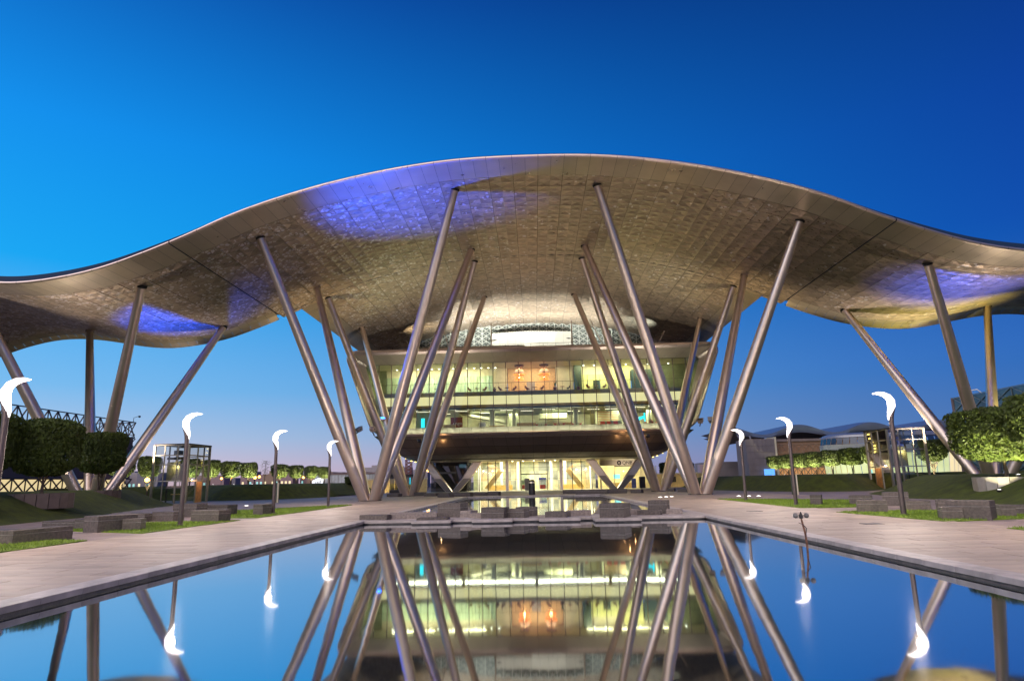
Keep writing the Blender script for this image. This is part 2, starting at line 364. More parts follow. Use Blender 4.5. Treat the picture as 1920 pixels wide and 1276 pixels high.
# paving stones along both sides of the pools: the 300 nearest singly, the rest joined
slabs = []
for sx in (-1, 1):
    r = 0; y = 5.5
    while y < 62:
        off = (0, .62, 1.2)[r % 3]; x = PXO+.02-off
        while x < 15.95:
            L = 1.8; a, b = max(x, PXO+.02), min(x+L, 15.95)
            if b-a > .25: slabs.append((sx, a, b, y, y+.65))
            x += L
        y += .65; r += 1
slabs.sort(key=lambda q: abs(q[3]-15.5)+q[1]*.1)
ub = MB(); e_ = .008
ub.add([(0, 0, -.02), (1, 0, -.02), (1, 1, -.02), (0, 1, -.02), (.006, .012, 0), (.994, .012, 0), (.994, .988, 0), (.006, .988, 0)],
       [(0, 1, 5, 4), (1, 2, 6, 5), (2, 3, 7, 6), (3, 0, 4, 7), (4, 5, 6, 7)])
ume = ub.mesh('paver', PAVER)
rest = MB()
for i, (sx, a, b, y0, y1) in enumerate(slabs):
    dz = RND.uniform(-.003, .003)
    xa, xb = (a+e_, b-e_) if sx > 0 else (-b+e_, -a-e_)
    if i < 298:
        o = link('paver', ume, pav, (xa, y0+e_, dz)); o.scale = (xb-xa, y1-y0-2*e_, 1)
    else:
        h = dz; q = .01
        rest.add([(xa, y0+e_, -.02), (xb, y0+e_, -.02), (xb, y1-e_, -.02), (xa, y1-e_, -.02), (xa+q, y0+q, h), (xb-q, y0+q, h), (xb-q, y1-q, h), (xa+q, y1-q, h)],
                 [(0, 1, 5, 4), (1, 2, 6, 5), (2, 3, 7, 6), (3, 0, 4, 7), (4, 5, 6, 7)])
for sx in (-1, 1):          # darker forecourt under the roof
    y = 62.0; r = 0
    while y < 100:
        x = PXO+.02 - (0, .9)[r % 2]
        while x < 25.5:
            a, b = max(x, PXO+.02), min(x+1.8, 25.6)
            xa, xb = (a+.01, b-.01) if sx > 0 else (-b+.01, -a-.01); h = RND.uniform(-.003, .003); q = .012
            rest.add([(xa, y+.01, -.02), (xb, y+.01, -.02), (xb, y+.89, -.02), (xa, y+.89, -.02), (xa+q, y+.02, h), (xb-q, y+.02, h), (xb-q, y+.88, h), (xa+q, y+.88, h)],
                     [(0, 1, 5, 4), (1, 2, 6, 5), (2, 3, 7, 6), (3, 0, 4, 7), (4, 5, 6, 7)])
            x += 1.8
        y += .9; r += 1
part(rest, 'paver_field', PAVER, pav, kind='stuff')
bed = MB()
for sx in (-1, 1):
    a, b = sorted((sx*(PXO+.03), sx*15.93)); bed.quad((a, 5.5, -.013), (b, 5.5, -.013), (b, 62, -.013), (a, 62, -.013)); a, b = sorted((sx*(PXO+.03), sx*25.5)); bed.quad((a, 62, -.013), (b, 62, -.013), (b, 99, -.013), (a, 99, -.013))
part(bed, 'joint_bed', M('joint_sand', (.07, .055, .045), .95, 0, .3, 3), pav)

# pools
W0 = -.15
g = MB()
for y0, y1 in ((2.0, 37.6), (36.5, 84.9)):
    pass
g.quad((-PX-.05, 2.0, W0), (PX+.05, 2.0, W0), (PX+.05, 33.6, W0), (-PX-.05, 33.6, W0))
struct(g, 'reflecting_pool', WATER)
g = MB(); g.quad((-8.2, 36.4, W0+.03), (8.2, 36.4, W0+.03), (8.2, 84.4, W0+.03), (-8.2, 84.4, W0+.03))
struct(g, 'far_pool', WATER)
bas = MB()
for sx in (-1, 1):
    a, b = sorted((sx*(PX+.06), sx*(PXO-.03))); bas.box(a, b, 1.0, 84.85, -.7, -.075)
bas.box(-PX-.06, PX+.06, 84.4, 84.85, -.7, -.075); bas.box(-PX-.06, PX+.06, 1.0, 1.95, -.7, -.075)
bas.box(-PX-.06, PX+.06, 33.55, 36.45, -.7, -.11)
pool_edge = struct(bas, 'pool_wall', COPINGD)
cu = MB(); cu.bbox(0, 1, 0, 1, -.09, .018, .012); cme = cu.mesh('coping_stone', COPING)
def coping(x0, x1, y0, y1):
    o = link('coping_stone', cme, pool_edge, (x0+.004, y0+.004, RND.uniform(-.003, .003))); o.scale = (x1-x0-.008, y1-y0-.008, 1)
for sx in (-1, 1):
    a, b = sorted((sx*PX, sx*PXO))
    y = 2.0
    while y < 84.3: coping(a, b, y, min(y+1.07, 84.35)); y += 1.07
    x = 0
for i in range(10): coping(-PX+i*1.654, -PX+(i+1)*1.654, 84.36, 84.9)
# platform between the two pools: stones with a stepped front edge
x = -PX; FR = [(-PX, -5.8, 33.3), (-5.8, -3.9, 32.5), (-3.9, -2.9, 33.3), (-2.9, -.95, 32.6), (-.95, .3, 33.2), (.3, 2.3, 32.6), (2.3, 2.9, 33.5), (2.9, 5.05, 31.7), (5.05, PX, 33.0)]
for x0, x1, yf in FR:
    n = max(1, round((x1-x0)/1.05)); s_ = (x1-x0)/n
    for i in range(n):
        coping(x0+i*s_, x0+(i+1)*s_, yf, yf+.9); coping(x0+i*s_, x0+(i+1)*s_, yf+.9, 36.5)
    b_ = MB(); b_.box(x0+.03, x1-.03, yf+.06, 33.56, -.6, -.092)
    if yf < 33.5: part(b_, 'platform_wall', COPINGD, pool_edge)

# lawns, mounds
def inpoly(x, y, poly):
    c = False; n = len(poly)
    for i in range(n):
        x0, y0 = poly[i]; x1, y1 = poly[(i+1) % n]
        if (y0 > y) != (y1 > y) and x < (x1-x0)*(y-y0)/(y1-y0)+x0: c = not c
    return c
LAWNS = []
for sx, ls in ((-1, [[(15.75, 6), (16.1, 24.4), (20.2, 25.5), (22.8, 25.8), (22.8, 6)], [(16.03, 27.8), (16.0, 36.9), (17.5, 37.0), (22.6, 35.5), (22.6, 30.9), (20.8, 30.2)], [(16.0, 39.5), (16.3, 60.7), (17.5, 60.6), (23.0, 52), (23.0, 47), (18.5, 40)]]),
               (1, [[(15.3, 6), (15.3, 22.6), (16.4, 23.0), (22.5, 24.5), (22.5, 6)], [(15.5, 26.3), (14.9, 34.0), (17.0, 34.8), (22.5, 33.2), (22.5, 27.9), (18.6, 27.1)], [(15.1, 39.0), (15.4, 57.6), (17, 57.2), (23.0, 50), (23.0, 43.8), (18.1, 39.1)]])):
    for p in ls: LAWNS.append([(sx*x, y) for x, y in p][::sx])
lawnb = MB()
for p in LAWNS: lawnb.prism(p, -.06, .02)
lawn = struct(lawnb, 'lawn', GRASS)
bl = MB(); bv = []; bf = []
for p in LAWNS:
    xs = [q[0] for q in p]; ys = [q[1] for q in p]; n = int((max(xs)-min(xs))*(min(62, max(ys))-max(17, min(ys)))*170)
    for _ in range(n):
        x = RND.uniform(min(xs), max(xs)); y = RND.uniform(max(17, min(ys)), max(ys))
        if y > 40 and RND.random() < .5: continue
        if not inpoly(x, y, p): continue
        a = RND.uniform(0, 6.28); h = RND.uniform(.03, .085); wd = .014 if y < 40 else .022; dx, dy = math.cos(a)*wd, math.sin(a)*wd
        k = len(bv); bv += [(x-dx, y-dy, .018), (x+dx, y+dy, .018), (x+RND.uniform(-.04, .04), y+RND.uniform(-.04, .04), .02+h)]; bf.append((k, k+1, k+2))
bl.v = bv; bl.f = bf; gb = struct(bl, 'grass', BLADE, kind='stuff')

def mound(name, poly, H, wid, box, step=1.0, mat=MOUND):
    P = np.array(poly); x0, x1, y0, y1 = box
    xs = np.arange(x0, x1+.01, step); ys = np.arange(y0, y1+.01, step); XX, YY = np.meshgrid(xs, ys)
    D = np.full(XX.shape, 1e9); n = len(poly)
    for i in range(n):
        a = P[i]; b = P[(i+1) % n]; ab = b-a; t = np.clip(((XX-a[0])*ab[0]+(YY-a[1])*ab[1])/(ab@ab), 0, 1)
        D = np.minimum(D, np.hypot(XX-a[0]-t*ab[0], YY-a[1]-t*ab[1]))
    IN = np.array([[inpoly(x, y, poly) for x in xs] for y in ys]); D = np.where(IN, D, -D)
    t = np.clip(D/wid, 0, 1); Z = np.where(D > 0, H*(t*t*(3-2*t)), np.maximum(D*.25, -.4)) + np.where(D > 0, .03*np.sin(XX*1.3)*np.cos(YY*.9), 0)
    m = MB(); idx = -np.ones(XX.shape, int)
    for j in range(len(ys)):
        for i in range(len(xs)):
            if D[j, i] > -1.6*step: idx[j, i] = len(m.v); m.v.append((xs[i], ys[j], float(Z[j, i])))
    for j in range(len(ys)-1):
        for i in range(len(xs)-1):
            q = (idx[j, i], idx[j, i+1], idx[j+1, i+1], idx[j+1, i])
            if min(q) >= 0: m.f.append(tuple(int(k) for k in q))
    o = struct(m, name, mat, True)
    def zf(x, y):
        d = 1e9
        for i in range(n):
            a = P[i]; b = P[(i+1) % n]; ab = b-a; tt = min(1, max(0, ((x-a[0])*ab[0]+(y-a[1])*ab[1])/(ab@ab))); d = min(d, math.hypot(x-a[0]-tt*ab[0], y-a[1]-tt*ab[1]))
        if not inpoly(x, y, poly): return 0.
        tt = min(1, d/wid); return H*tt*tt*(3-2*tt)
    return zf
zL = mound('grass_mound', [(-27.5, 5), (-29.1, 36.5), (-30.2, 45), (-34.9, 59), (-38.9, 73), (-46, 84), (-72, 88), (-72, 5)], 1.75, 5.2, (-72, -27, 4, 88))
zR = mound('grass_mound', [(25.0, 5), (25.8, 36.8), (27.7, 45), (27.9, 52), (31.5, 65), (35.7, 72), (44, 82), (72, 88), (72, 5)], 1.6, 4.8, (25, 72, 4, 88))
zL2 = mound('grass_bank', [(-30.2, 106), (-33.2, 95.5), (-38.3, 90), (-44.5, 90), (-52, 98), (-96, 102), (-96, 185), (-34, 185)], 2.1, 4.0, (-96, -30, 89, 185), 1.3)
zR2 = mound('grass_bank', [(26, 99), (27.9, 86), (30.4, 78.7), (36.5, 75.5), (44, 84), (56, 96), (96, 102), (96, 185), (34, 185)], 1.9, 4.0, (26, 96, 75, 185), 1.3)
def zg(x, y): return max(zL(x, y), zR(x, y), zL2(x, y), zR2(x, y))
# low retaining strip of the side paths
for sx in (-1, 1):
    k = MB(); a, b = sorted((sx*23.6, sx*26.6)); k.box(a, b, -10, 33, -.05, -.014)
    struct(k, 'side_path', M('path_stone', (.16, .155, .165), .6, 0, .2, .8))

# ================================================================== CANOPY
PK = np.array([0, 7.56, 14.5, 21.7, 28.1, 33.5, 37.5, 40.4, 45, 49.4, 53, 56, 58.4, 61.5, 65, 69, 74, 80, 92]); PZ = np.array([32.4, 32.15, 31.2, 29.55, 27.45, 25.05, 23.45, 22.45, 21.45, 21.1, 21.45, 22.0, 22.4, 22.7, 22.6, 21.8, 20.1, 17.8, 14.5])
_kx = np.concatenate([-PK[::-1][:-1], PK]); _kz = np.concatenate([PZ[::-1][:-1], PZ]); _sl = np.gradient(_kz, _kx); _sl[0] = _sl[-1] = 0
def cz(x):
    x = min(91.9, max(-91.9, x))
    i = int(np.clip(np.searchsorted(_kx, x)-1, 0, len(_kx)-2)); h = _kx[i+1]-_kx[i]; t = (x-_kx[i])/h
    return float((2*t**3-3*t**2+1)*_kz[i]+(t**3-2*t**2+t)*h*_sl[i]+(-2*t**3+3*t**2)*_kz[i+1]+(t**3-t**2)*h*_sl[i+1])
YF, YB0, MOD = 59.1, 62.9, 2.54
def cnormal(x):
    d = (cz(x+.05)-cz(x-.05))/.1; v = Vector((-d, 0, 1)).normalized(); return v
def panel_mesh(xa, xb, dy, depth, mat, name):
    """pyramid panel in local coordinates (x, z world; y from 0)"""
    gp = .022; m = MB(); xm = (xa+xb)/2
    a = (xa+gp, gp, cz(xa+gp)); b = (xb-gp, gp, cz(xb-gp)); c = (xb-gp, dy-gp, cz(xb-gp)); d = (xa+gp, dy-gp, cz(xa+gp))
    n = cnormal(xm); e = (xm+n.x*depth, dy/2, cz(xm)+n.z*depth)
    q = [(p[0]+n.x*.07, p[1], p[2]+n.z*.07) for p in (a, b, c, d)]
    def P(u, v): x = xa+gp+(xb-xa-2*gp)*u; return (x, gp+(dy-2*gp)*v, cz(x))
    for i in (0, .5):
        for j in (0, .5):
            A, B_, C_, D_ = P(i, j), P(i+.5, j), P(i+.5, j+.5), P(i, j+.5); mid_ = P(i+.25, j+.25); e = (mid_[0]+n.x*depth, mid_[1], mid_[2]+n.z*depth)
            for p0, p1 in ((B_, A), (C_, B_), (D_, C_), (A, D_)): m.add([p0, p1, e], [(0, 1, 2)])
    m.add([a, b, c, d]+q, [(0, 1, 5, 4), (1, 2, 6, 5), (2, 3, 7, 6), (3, 0, 4, 7)])
    return m
def shell(label, cols, yback, nind, side_plain=None, back_plain=True, group='shells of the waved roof', far=False):
    """cols: list of (xa, xb) panel columns"""
    x0, x1 = cols[0][0], cols[-1][1]; xm = (x0+x1)/2
    t = thing('canopy_shell', label, 'roof canopy', (xm, YF, 0), group)
    yb = yback-1.9 if back_plain else yback
    nrow = int(round((yb-YB0)/MOD)); dy = (yb-YB0)/nrow; stuff = MB(); cnt = 0; sp = MB()
    meshes = {}
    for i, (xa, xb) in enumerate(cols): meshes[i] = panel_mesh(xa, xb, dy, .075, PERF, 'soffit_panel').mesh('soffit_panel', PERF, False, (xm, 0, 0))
    for r in range(nrow):
        y = YB0+r*dy
        for i, (xa, xb) in enumerate(cols):
            if side_plain and y > side_plain and i in (0, len(cols)-1): continue
            if side_plain and y > side_plain and i in (1, len(cols)-2):
                k = 4
                for j in range(k):
                    m = MB(); yy = y+j*dy/k
                    m.add([(xa+.02, yy+.012, cz(xa)), (xb-.02, yy+.012, cz(xb)), (xb-.02, yy+dy/k-.012, cz(xb)), (xa+.02, yy+dy/k-.012, cz(xa))], [(3, 2, 1, 0)])
                    part(m, 'side_panel', PLAIN, t)
                continue
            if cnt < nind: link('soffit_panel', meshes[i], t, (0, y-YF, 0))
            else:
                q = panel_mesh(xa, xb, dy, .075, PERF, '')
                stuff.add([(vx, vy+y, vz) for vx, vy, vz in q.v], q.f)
            cnt += 1
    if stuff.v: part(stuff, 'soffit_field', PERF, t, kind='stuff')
    # smooth edge band at the front (and back), rim tube pieces
    rims = MB(); edge_st = MB()
    for (xa, xb) in cols:
        for h in range(2):
            a = xa+(xb-xa)*h/2+.012; b = xa+(xb-xa)*(h+1)/2-.012
            m = MB(); m.grid([[(a, YF, cz(a)+.02), (b, YF, cz(b)+.02)], [(a, YB0-.02, cz(a)), (b, YB0-.02, cz(b))]][::-1])
            if far: edge_st.add(m.v, m.f)
            else: part(m, 'edge_panel', PLAIN, t)
            if back_plain:
                m = MB(); y1 = yback; m.grid([[(a, yb+.02, cz(a)), (b, yb+.02, cz(b))], [(a, yb+1.0, cz(a)-.18), (b, yb+1.0, cz(b)-.18)], [(a, y1, cz(a)-.62), (b, y1, cz(b)-.62)], [(a, y1+.15, cz(a)-.3), (b, y1+.15, cz(b)-.3)]][::-1])
                if far: edge_st.add(m.v, m.f)
                else: part(m, 'edge_panel', PLAIN, t)
        prof = [(YF, .01), (YF-.13, .05), (YF-.2, .14), (YF-.18, .24), (YF-.09, .31), (YF+.1, .34)]
        k = 4; m = MB(); m.grid([[(xa+.015+(xb-xa-.03)*j/k, py, cz(xa+(xb-xa)*j/k)+pz) for j in range(k+1)] for py, pz in prof])
        if far: edge_st.add(m.v, m.f)
        else: part(m, 'rim', RIMM, t, True)
    if far: part(edge_st, 'edge_band', PLAIN, t, kind='stuff')
    # roof skin above with upstand (deeper at the trough)
    xs = np.linspace(x0, x1, 4*len(cols)+1)
    def thick(x): return .46+.42*max(0, (26.5-cz(x))/5.4)
    sk = MB(); ye = yback if not side_plain else 87.4; xi = [x for x in xs if cols[1][0]-.01 <= x <= cols[-2][1]+.01]
    sk.grid([[(x, YF+.06, cz(x)+.16) for x in xs], [(x, YF+.12, cz(x)+thick(x)) for x in xs], [(x, YF+3, cz(x)+1.0) for x in xs], [(x, ye-2, cz(x)+1.0) for x in xs], [(x, ye+.1, cz(x)+.45) for x in xs]] + ([[(x, ye+.1, cz(x)+.0) for x in xs]] if side_plain else []))
    if side_plain: sk.grid([[(x, ye-.5, cz(x)+.95) for x in xi], [(x, yback, cz(x)+.95) for x in xi]])
    for xe, y1 in ((x0+.01, ye), (x1-.01, ye)) + (((xi[0], yback), (xi[-1], yback)) if side_plain else ()):
        y0_ = YF+.12 if y1 == ye and not (side_plain and xe in (xi[0], xi[-1])) else ye
        sk.grid([[(xe, y, cz(xe)+z) for y, z in ((y0_, .44), (y0_+2, 1.0), (y1-2, 1.0), (y1, .4))], [(xe, y, cz(xe)+.02) for y in (y0_, y0_+2, y1-2, y1)]])
    part(sk, 'roof_skin', ROOFSKIN, t, True)
    lin = MB(); lin.grid([[(x, y, cz(x)+.13) for x in xs] for y in (YF+.1, ye-.1)])
    if side_plain: lin.grid([[(x, y, cz(x)+.13) for x in xi] for y in (ye-.2, yback-.1)])
    part(lin, 'backing_sheet', M('soffit_backing', (.10, .085, .075), .8, 0, .1), t)
    return t
XC = 34.29
cols_c = [(-XC+i*2.54, -XC+(i+1)*2.54) for i in range(27)]
shell('great central shell of the waved roof arching high over the glass building', cols_c, 129.0, 297, side_plain=86.5, back_plain=False)
XW0, XW1 = 34.37, 89.8
for sx, nm in ((-1, 'low trough shell of the waved roof beside the pink dusk sky, lit blue from below'), (1, 'low trough shell of the waved roof beside the dark blue sky, lit blue and yellow')):
    xs = [XW0+i*(XW1-XW0)/23 for i in range(24)]
    cc = [(xs[i], xs[i+1]) for i in range(23)] if sx > 0 else [(-xs[i+1], -xs[i]) for i in range(22, -1, -1)]
    shell(nm, cc, 87.0, 300)

# ================================================================== COLUMN CLUSTERS
def column_part(p0, p1, rb, rtp, parent):
    p0, p1 = Vector(p0), Vector(p1); L = (p1-p0).length; d = (p1-p0).normalized()
    st = [0]; marks = [4.2, 13.2, 22.2, L-2.9] if L > 27 else [4.0, 12.5, L-2.8]
    pts = []; rad = []
    def r(s):
        t = s/L; return (rb+(rm-rb)*min(1, t/.3)**.7) if t < .3 else rm+(rtp-rm)*((t-.3)/.7)**1.15
    rm = rb*1.12
    for s in sorted([0]+marks+[L]+[L*k for k in (.06, .12, .18, .24, .3, .42, .55, .68, .8, .9) if min(abs(L*k-q) for q in marks) > .3]):
        if s not in marks: pts.append(p0+d*s); rad.append(r(s))
        else:
            for ds, dr in ((-.03, 0), (-.028, -.035), (.028, -.035), (.03, 0)): pts.append(p0+d*(s+ds)); rad.append(r(s)+dr)
    m = MB(); m.path(pts, rad, 28)
    c = part(m, 'column', STEEL, parent, True)
    k = MB(); k.path([p1-d*.02, p1+d*.22], [rtp+.07, rtp+.07], 20); part(k, 'column_head', BLACK, c)
    return c
def cluster(x, yc, y0, y1, xin, xout, z0, label, group, rb=.55, rtp=.41):
    t = thing('column_cluster', label, 'columns', (x, yc, z0), group)
    for xx in (xin, xout):
        for yy in (y0, y1):
            if not -68 < xx < 68: continue
            bx = x+math.copysign(.40, xx-x); by = yc+math.copysign(.40, yy-yc)
            top = (xx, yy, cz(xx)-.05)
            dz = Vector((bx, by, 0)); 
            column_part((bx, by, -.3), top, rb, rtp, t)
    ft = MB(); ft.lathe([(1.32, z0-.02), (1.32, z0+.04), (1.25, z0+.07), (0, z0+.07)], (x, yc, 0), 28, False); part(ft, 'base_plate', DARK, t)
    return t
G_ = 'leaning column clusters under the roof'
CL = {}
for sx, nm in ((-1, 'on the pink sky side'), (1, 'on the dark sky side')):
    CL[sx, 0] = cluster(sx*18.07, 74.4, 65.18, 83.66, sx*7.56, sx*28.14, 0, 'front cluster of four leaning metal columns on the forecourt '+nm, G_)
    CL[sx, 1] = cluster(sx*18.07, 97.8, 88.55, 107.1, sx*7.56, sx*28.14, 0, 'cluster of four leaning metal columns nearest the glass front '+nm, G_)
    CL[sx, 2] = cluster(sx*49.4, 74.4, 65.18, 83.66, sx*40.44, sx*58.4, 1.45, 'outer cluster of four leaning columns rising behind the clipped trees '+nm, G_)

# floodlight boxes clamped to the columns
def flood(loc, aim, label, lens=None, size=1.0, mat=GREY):
    t = thing('floodlight', label, 'floodlight', loc, 'floodlights on the columns')
    d = (Vector(aim)-Vector(loc)).normalized(); a = d.cross(Vector((0, 0, 1))).normalized(); b = d.cross(a)
    m = MB(); P = Vector(loc)
    def fr(u, v, s): return P+a*u*size+b*v*size+d*s*size
    q = [fr(i, j, k) for k, s in ((-.28, .30), (.28, .44)) for i, j in ((-s, -s*.9), (s, -s*.9), (s, s*.9), (-s, s*.9))]
    m.add(q, [(3, 2, 1, 0), (4, 5, 6, 7), (0, 1, 5, 4), (1, 2, 6, 5), (2, 3, 7, 6), (3, 0, 4, 7)]); part(m, 'housing', mat, t)
    q = [fr(i, j, .285) for i, j in ((-.36, -.32), (.36, -.32), (.36, .32), (-.36, .32))]
    m = MB().add(q, [(0, 1, 2, 3)]); part(m, 'lens', lens or DARK, t)
    m = MB(); m.bar(fr(0, .2, -.2), fr(0, 1.0, -.3), .12*size); m.bar(fr(-.5, 0, 0), fr(.5, 0, 0), .07*size); part(m, 'bracket', DARK, t)
    return t
flood((-20.35, 77.6, 8.1), (-28, 70, 26), 'grey floodlight box on the rear column of the front cluster by the pink sky', None, .9)
flood((-19.2, 79.3, 8.2), (-14, 90, 20), 'round backed floodlight on the rear column just above the first lamp heads', None, .8, STEEL)
BF = flood((-16.6, 73.2, 8.8), (-12, 64, 30), 'small floodlight glowing blue between the columns of the front cluster', BLUEL, .6)
flood((21.2, 79.3, 8.4), (28, 90, 26), 'grey floodlight box on the rear column near the dark sky', None, .9)
flood((19.5, 77.6, 8.2), (14, 66, 30), 'round backed floodlight on the rear column beside the dark hull edge', None, .8, STEEL)
flood((16.9, 98.9, 8.0), (20, 110, 6), 'black floodlight on a column in front of the brown hull', None, .7, DARK)
flood((-16.9, 98.9, 8.0), (-20, 110, 6), 'black floodlight below the pale sill beside the dim hull', None, .7, DARK)

# light thrown up at the roof by the column floodlights
BL = (.01, .085, 1.0); YL = (1, .86, .25); WM = (1, .83, .66)
light('SPOT', 'blue_beam', (-16.9, 71.5, 9.6), 125000, BL, BF, (-11.8, 65.8, 31), 64, 1, .15)
light('SPOT', 'blue_beam', (-47.3, 79.5, 5.0), 75000, BL, CL[-1, 2], (-43.0, 77.5, 21.5), 54, 1, .15)
light('SPOT', 'blue_beam', (46.5, 73.0, 4.0), 62000, BL, CL[1, 2], (47.5, 71.5, 21.5), 60, 1, .15)
light('SPOT', 'yellow_beam', (52.5, 75.0, 4.0), 60000, YL, CL[1, 2], (51, 81.5, 21.5), 55, .9, .2)
light('SPOT', 'warm_beam', (-46, 78, 4.0), 16000, WM, CL[-1, 2], (-44, 85, 21.5), 75, 1, .2)
light('SPOT', 'warm_beam', (45, 78, 4.0), 34000, WM, CL[1, 2], (44, 85, 21.5), 75, 1, .2)
for sx in (-1, 1):
    light('SPOT', 'warm_beam', (sx*24, 92, 5.0), 16000, (1, .74, .36), CL[sx, 1], (sx*31, 92, 25.5), 60, 1, .2)
    light('SPOT', 'warm_beam', (sx*19.5, 72.5, 3.5), 13500, WM, CL[sx, 0], (sx*18, 62, 30), 110, 1, .3)
    light('SPOT', 'warm_beam', (sx*16, 76.2, 3.5), 13500, WM, CL[sx, 0], (sx*9, 80, 31), 110, 1, .3)
    light('SPOT', 'warm_beam', (sx*18, 99, 8), 12000, (1, .90, .72), CL[sx, 1], (sx*16, 104, 30), 110, 1, .3)
    light('SPOT', 'warm_beam', (sx*51, 72, 3.5), 30000, WM, CL[sx, 2], (sx*52, 66, 22), 110, 1, .3)

# ================================================================== GLASS BUILDING
B = thing('office_building', 'great glass fronted building with curved metal hull raised above the entrance', 'building', (0, 111, 0))
# front frame: rounded trapezoid, outer loop then inner loop
def rtrap(wt, wb, zt, zb, rt_, rb_, nseg):
    """closed loop points from top centre clockwise; equal count for any size"""
    def arc(c, r, a0, a1, n): return [(c[0]+r*math.cos(a0+(a1-a0)*i/n), c[1]+r*math.sin(a0+(a1-a0)*i/n)) for i in range(n+1)]
    lean = math.atan2(wt-wb, zt-zb)
    right = [(wt*i/14, zt) for i in range(0, 13)]
    right += arc((wt-rt_, zt-rt_), rt_, math.pi/2, -lean, 4)
    cb = (wb-rb_+math.tan(lean)*rb_*.5, zb+rb_)
    a = arc(cb, rb_, -lean, -math.pi/2, 6)
    p, q = right[-1], a[0]
    right += [(p[0]+(q[0]-p[0])*i/8, p[1]+(q[1]-p[1])*i/8) for i in range(1, 8)]
    right += a; p = right[-1]
    right += [(p[0]*(1-i/12), zb) for i in range(1, 13)]
    return right
outer = rtrap(31.6, 27.3, 24.15, 9.5, 1.3, 3.4, 0); mid = rtrap(31.2, 26.9, 23.35, 9.95, 1.0, 3.1, 0); inner = rtrap(28.7, 25.5, 21.95, 10.9, .3, .6, 0)
back = rtrap(31.3, 26.9, 24.35, 9.2, 1.3, 3.4, 0)
def ring_pieces(prof, name, mat, group_pts):
    """prof: list of (loop, y, ox, oz)"""
    n = len(outer)
    for sx in (1, -1):
        i = 0
        while i < n-1:
            j = min(i+1, n-1)
            m = MB(); rows = []
            for lp, y in prof:
                a = lp[i]; b = lp[j]; e = .006
                rows.append([(sx*(a[0]+(b[0]-a[0])*e), y, a[1]+(b[1]-a[1])*e), (sx*(b[0]-(b[0]-a[0])*e), y, b[1]-(b[1]-a[1])*e)])
            if sx > 0: rows = rows[::-1]
            m.grid(rows); part(m, name, mat, B, True); i = j
ring_pieces([(back, 112.2), (back, 111.0), (outer, 110.35), ([((a[0]+b[0])/2, (a[1]+b[1])/2) for a, b in zip(outer, mid)], 110.1), (mid, 110.4)], 'rim_panel', RIMM, None)
ring_pieces([(mid, 110.42), (inner, 112.45)], 'fascia_panel', FASCIA, None)
# hull below the frame
HP = [(110.45, 9.55, 26.6), (110.75, 8.9, 26.3), (111.9, 7.6, 25.2), (113.8, 6.45, 23.6), (116.6, 5.6, 22.2), (119.5, 5.3, 21.2)]
def hullpt(u, v):
    i = min(int(v), len(HP)-2); t = v-i; a, b = HP[i], HP[i+1]
    y, z, wd = (a[k]+(b[k]-a[k])*t for k in range(3)); k = max(0, abs(u)-.86)/.14
    return (u*wd, y+k*k*2.4*min(1, v/2+.15), z+k*k*.25*min(1, v))
US = [-1, -.93]+[-.86+i*1.72/20 for i in range(21)]+[.93, 1]
for vi, (v0, v1) in enumerate(((0, 1), (1, 2), (2, 3), (3, 5))):
    for a, b in zip(US[:-1], US[1:]):
        g_ = (b-a)*.006; k = 3; m = MB()
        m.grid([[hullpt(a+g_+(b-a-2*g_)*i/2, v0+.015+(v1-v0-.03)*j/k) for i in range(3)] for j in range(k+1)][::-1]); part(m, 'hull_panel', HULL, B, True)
hb = MB()
hb.grid([[hullpt(u, v)[0:1]+(hullpt(u, v)[1]+.05, hullpt(u, v)[2]+.05) for u in US] for v in np.linspace(0, 5, 16)][::-1])
part(hb, 'hull_backing', BLACK, B)
sf = MB()
for sx in (-1, 1):
    rows = [[(sx*hullpt(1, v)[0], hullpt(1, v)[1], hullpt(1, v)[2]) for v in np.linspace(0, 5, 11)], [(sx*hullpt(1, v)[0], 152, hullpt(1, v)[2]) for v in np.linspace(0, 5, 11)]]
    sf.grid(rows if sx > 0 else rows[::-1])
sf.quad((-21.2, 119.5, 5.31), (21.2, 119.5, 5.31), (21.2, 124, 5.95), (-21.2, 124, 5.95)); sf.quad((-21.2, 124, 5.95), (21.2, 124, 5.95), (21.2, 152, 5.95), (-21.2, 152, 5.95))
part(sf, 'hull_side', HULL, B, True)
sd = MB()
for sx in (-1, 1):
    ls = [p for p in back if p[0] > 20][2:]
    ls = [p for p in ls if p[1] > 9.25 or p[0] > 25]
    rows = [[(sx*p[0], 112.2, p[1]) for p in ls], [(sx*p[0], 152, p[1]) for p in ls]]; sd.grid(rows[::-1] if sx > 0 else rows)
part(sd, 'side_wall', FASCIA, B, True)
rf = MB(); rf.box(-31, 31, 112.2, 152, 23.9, 24.2); part(rf, 'roof_deck', CONC, B)
# warm edge lights along the hull side
for sx in (-1, 1):
    for i in range(9):
        v = .5+i*.5; p = hullpt(1, v); m = MB(); m.box(sx*p[0]-.12, sx*p[0]+.12, p[1]+2.2, p[1]+2.5, p[2]-.16, p[2]-.04)
        part(m, 'edge_lamp', M('yellow_lamp', (1, .8, .2), .5, 0, 0, emit=(1, .78, .18), estr=5), B)

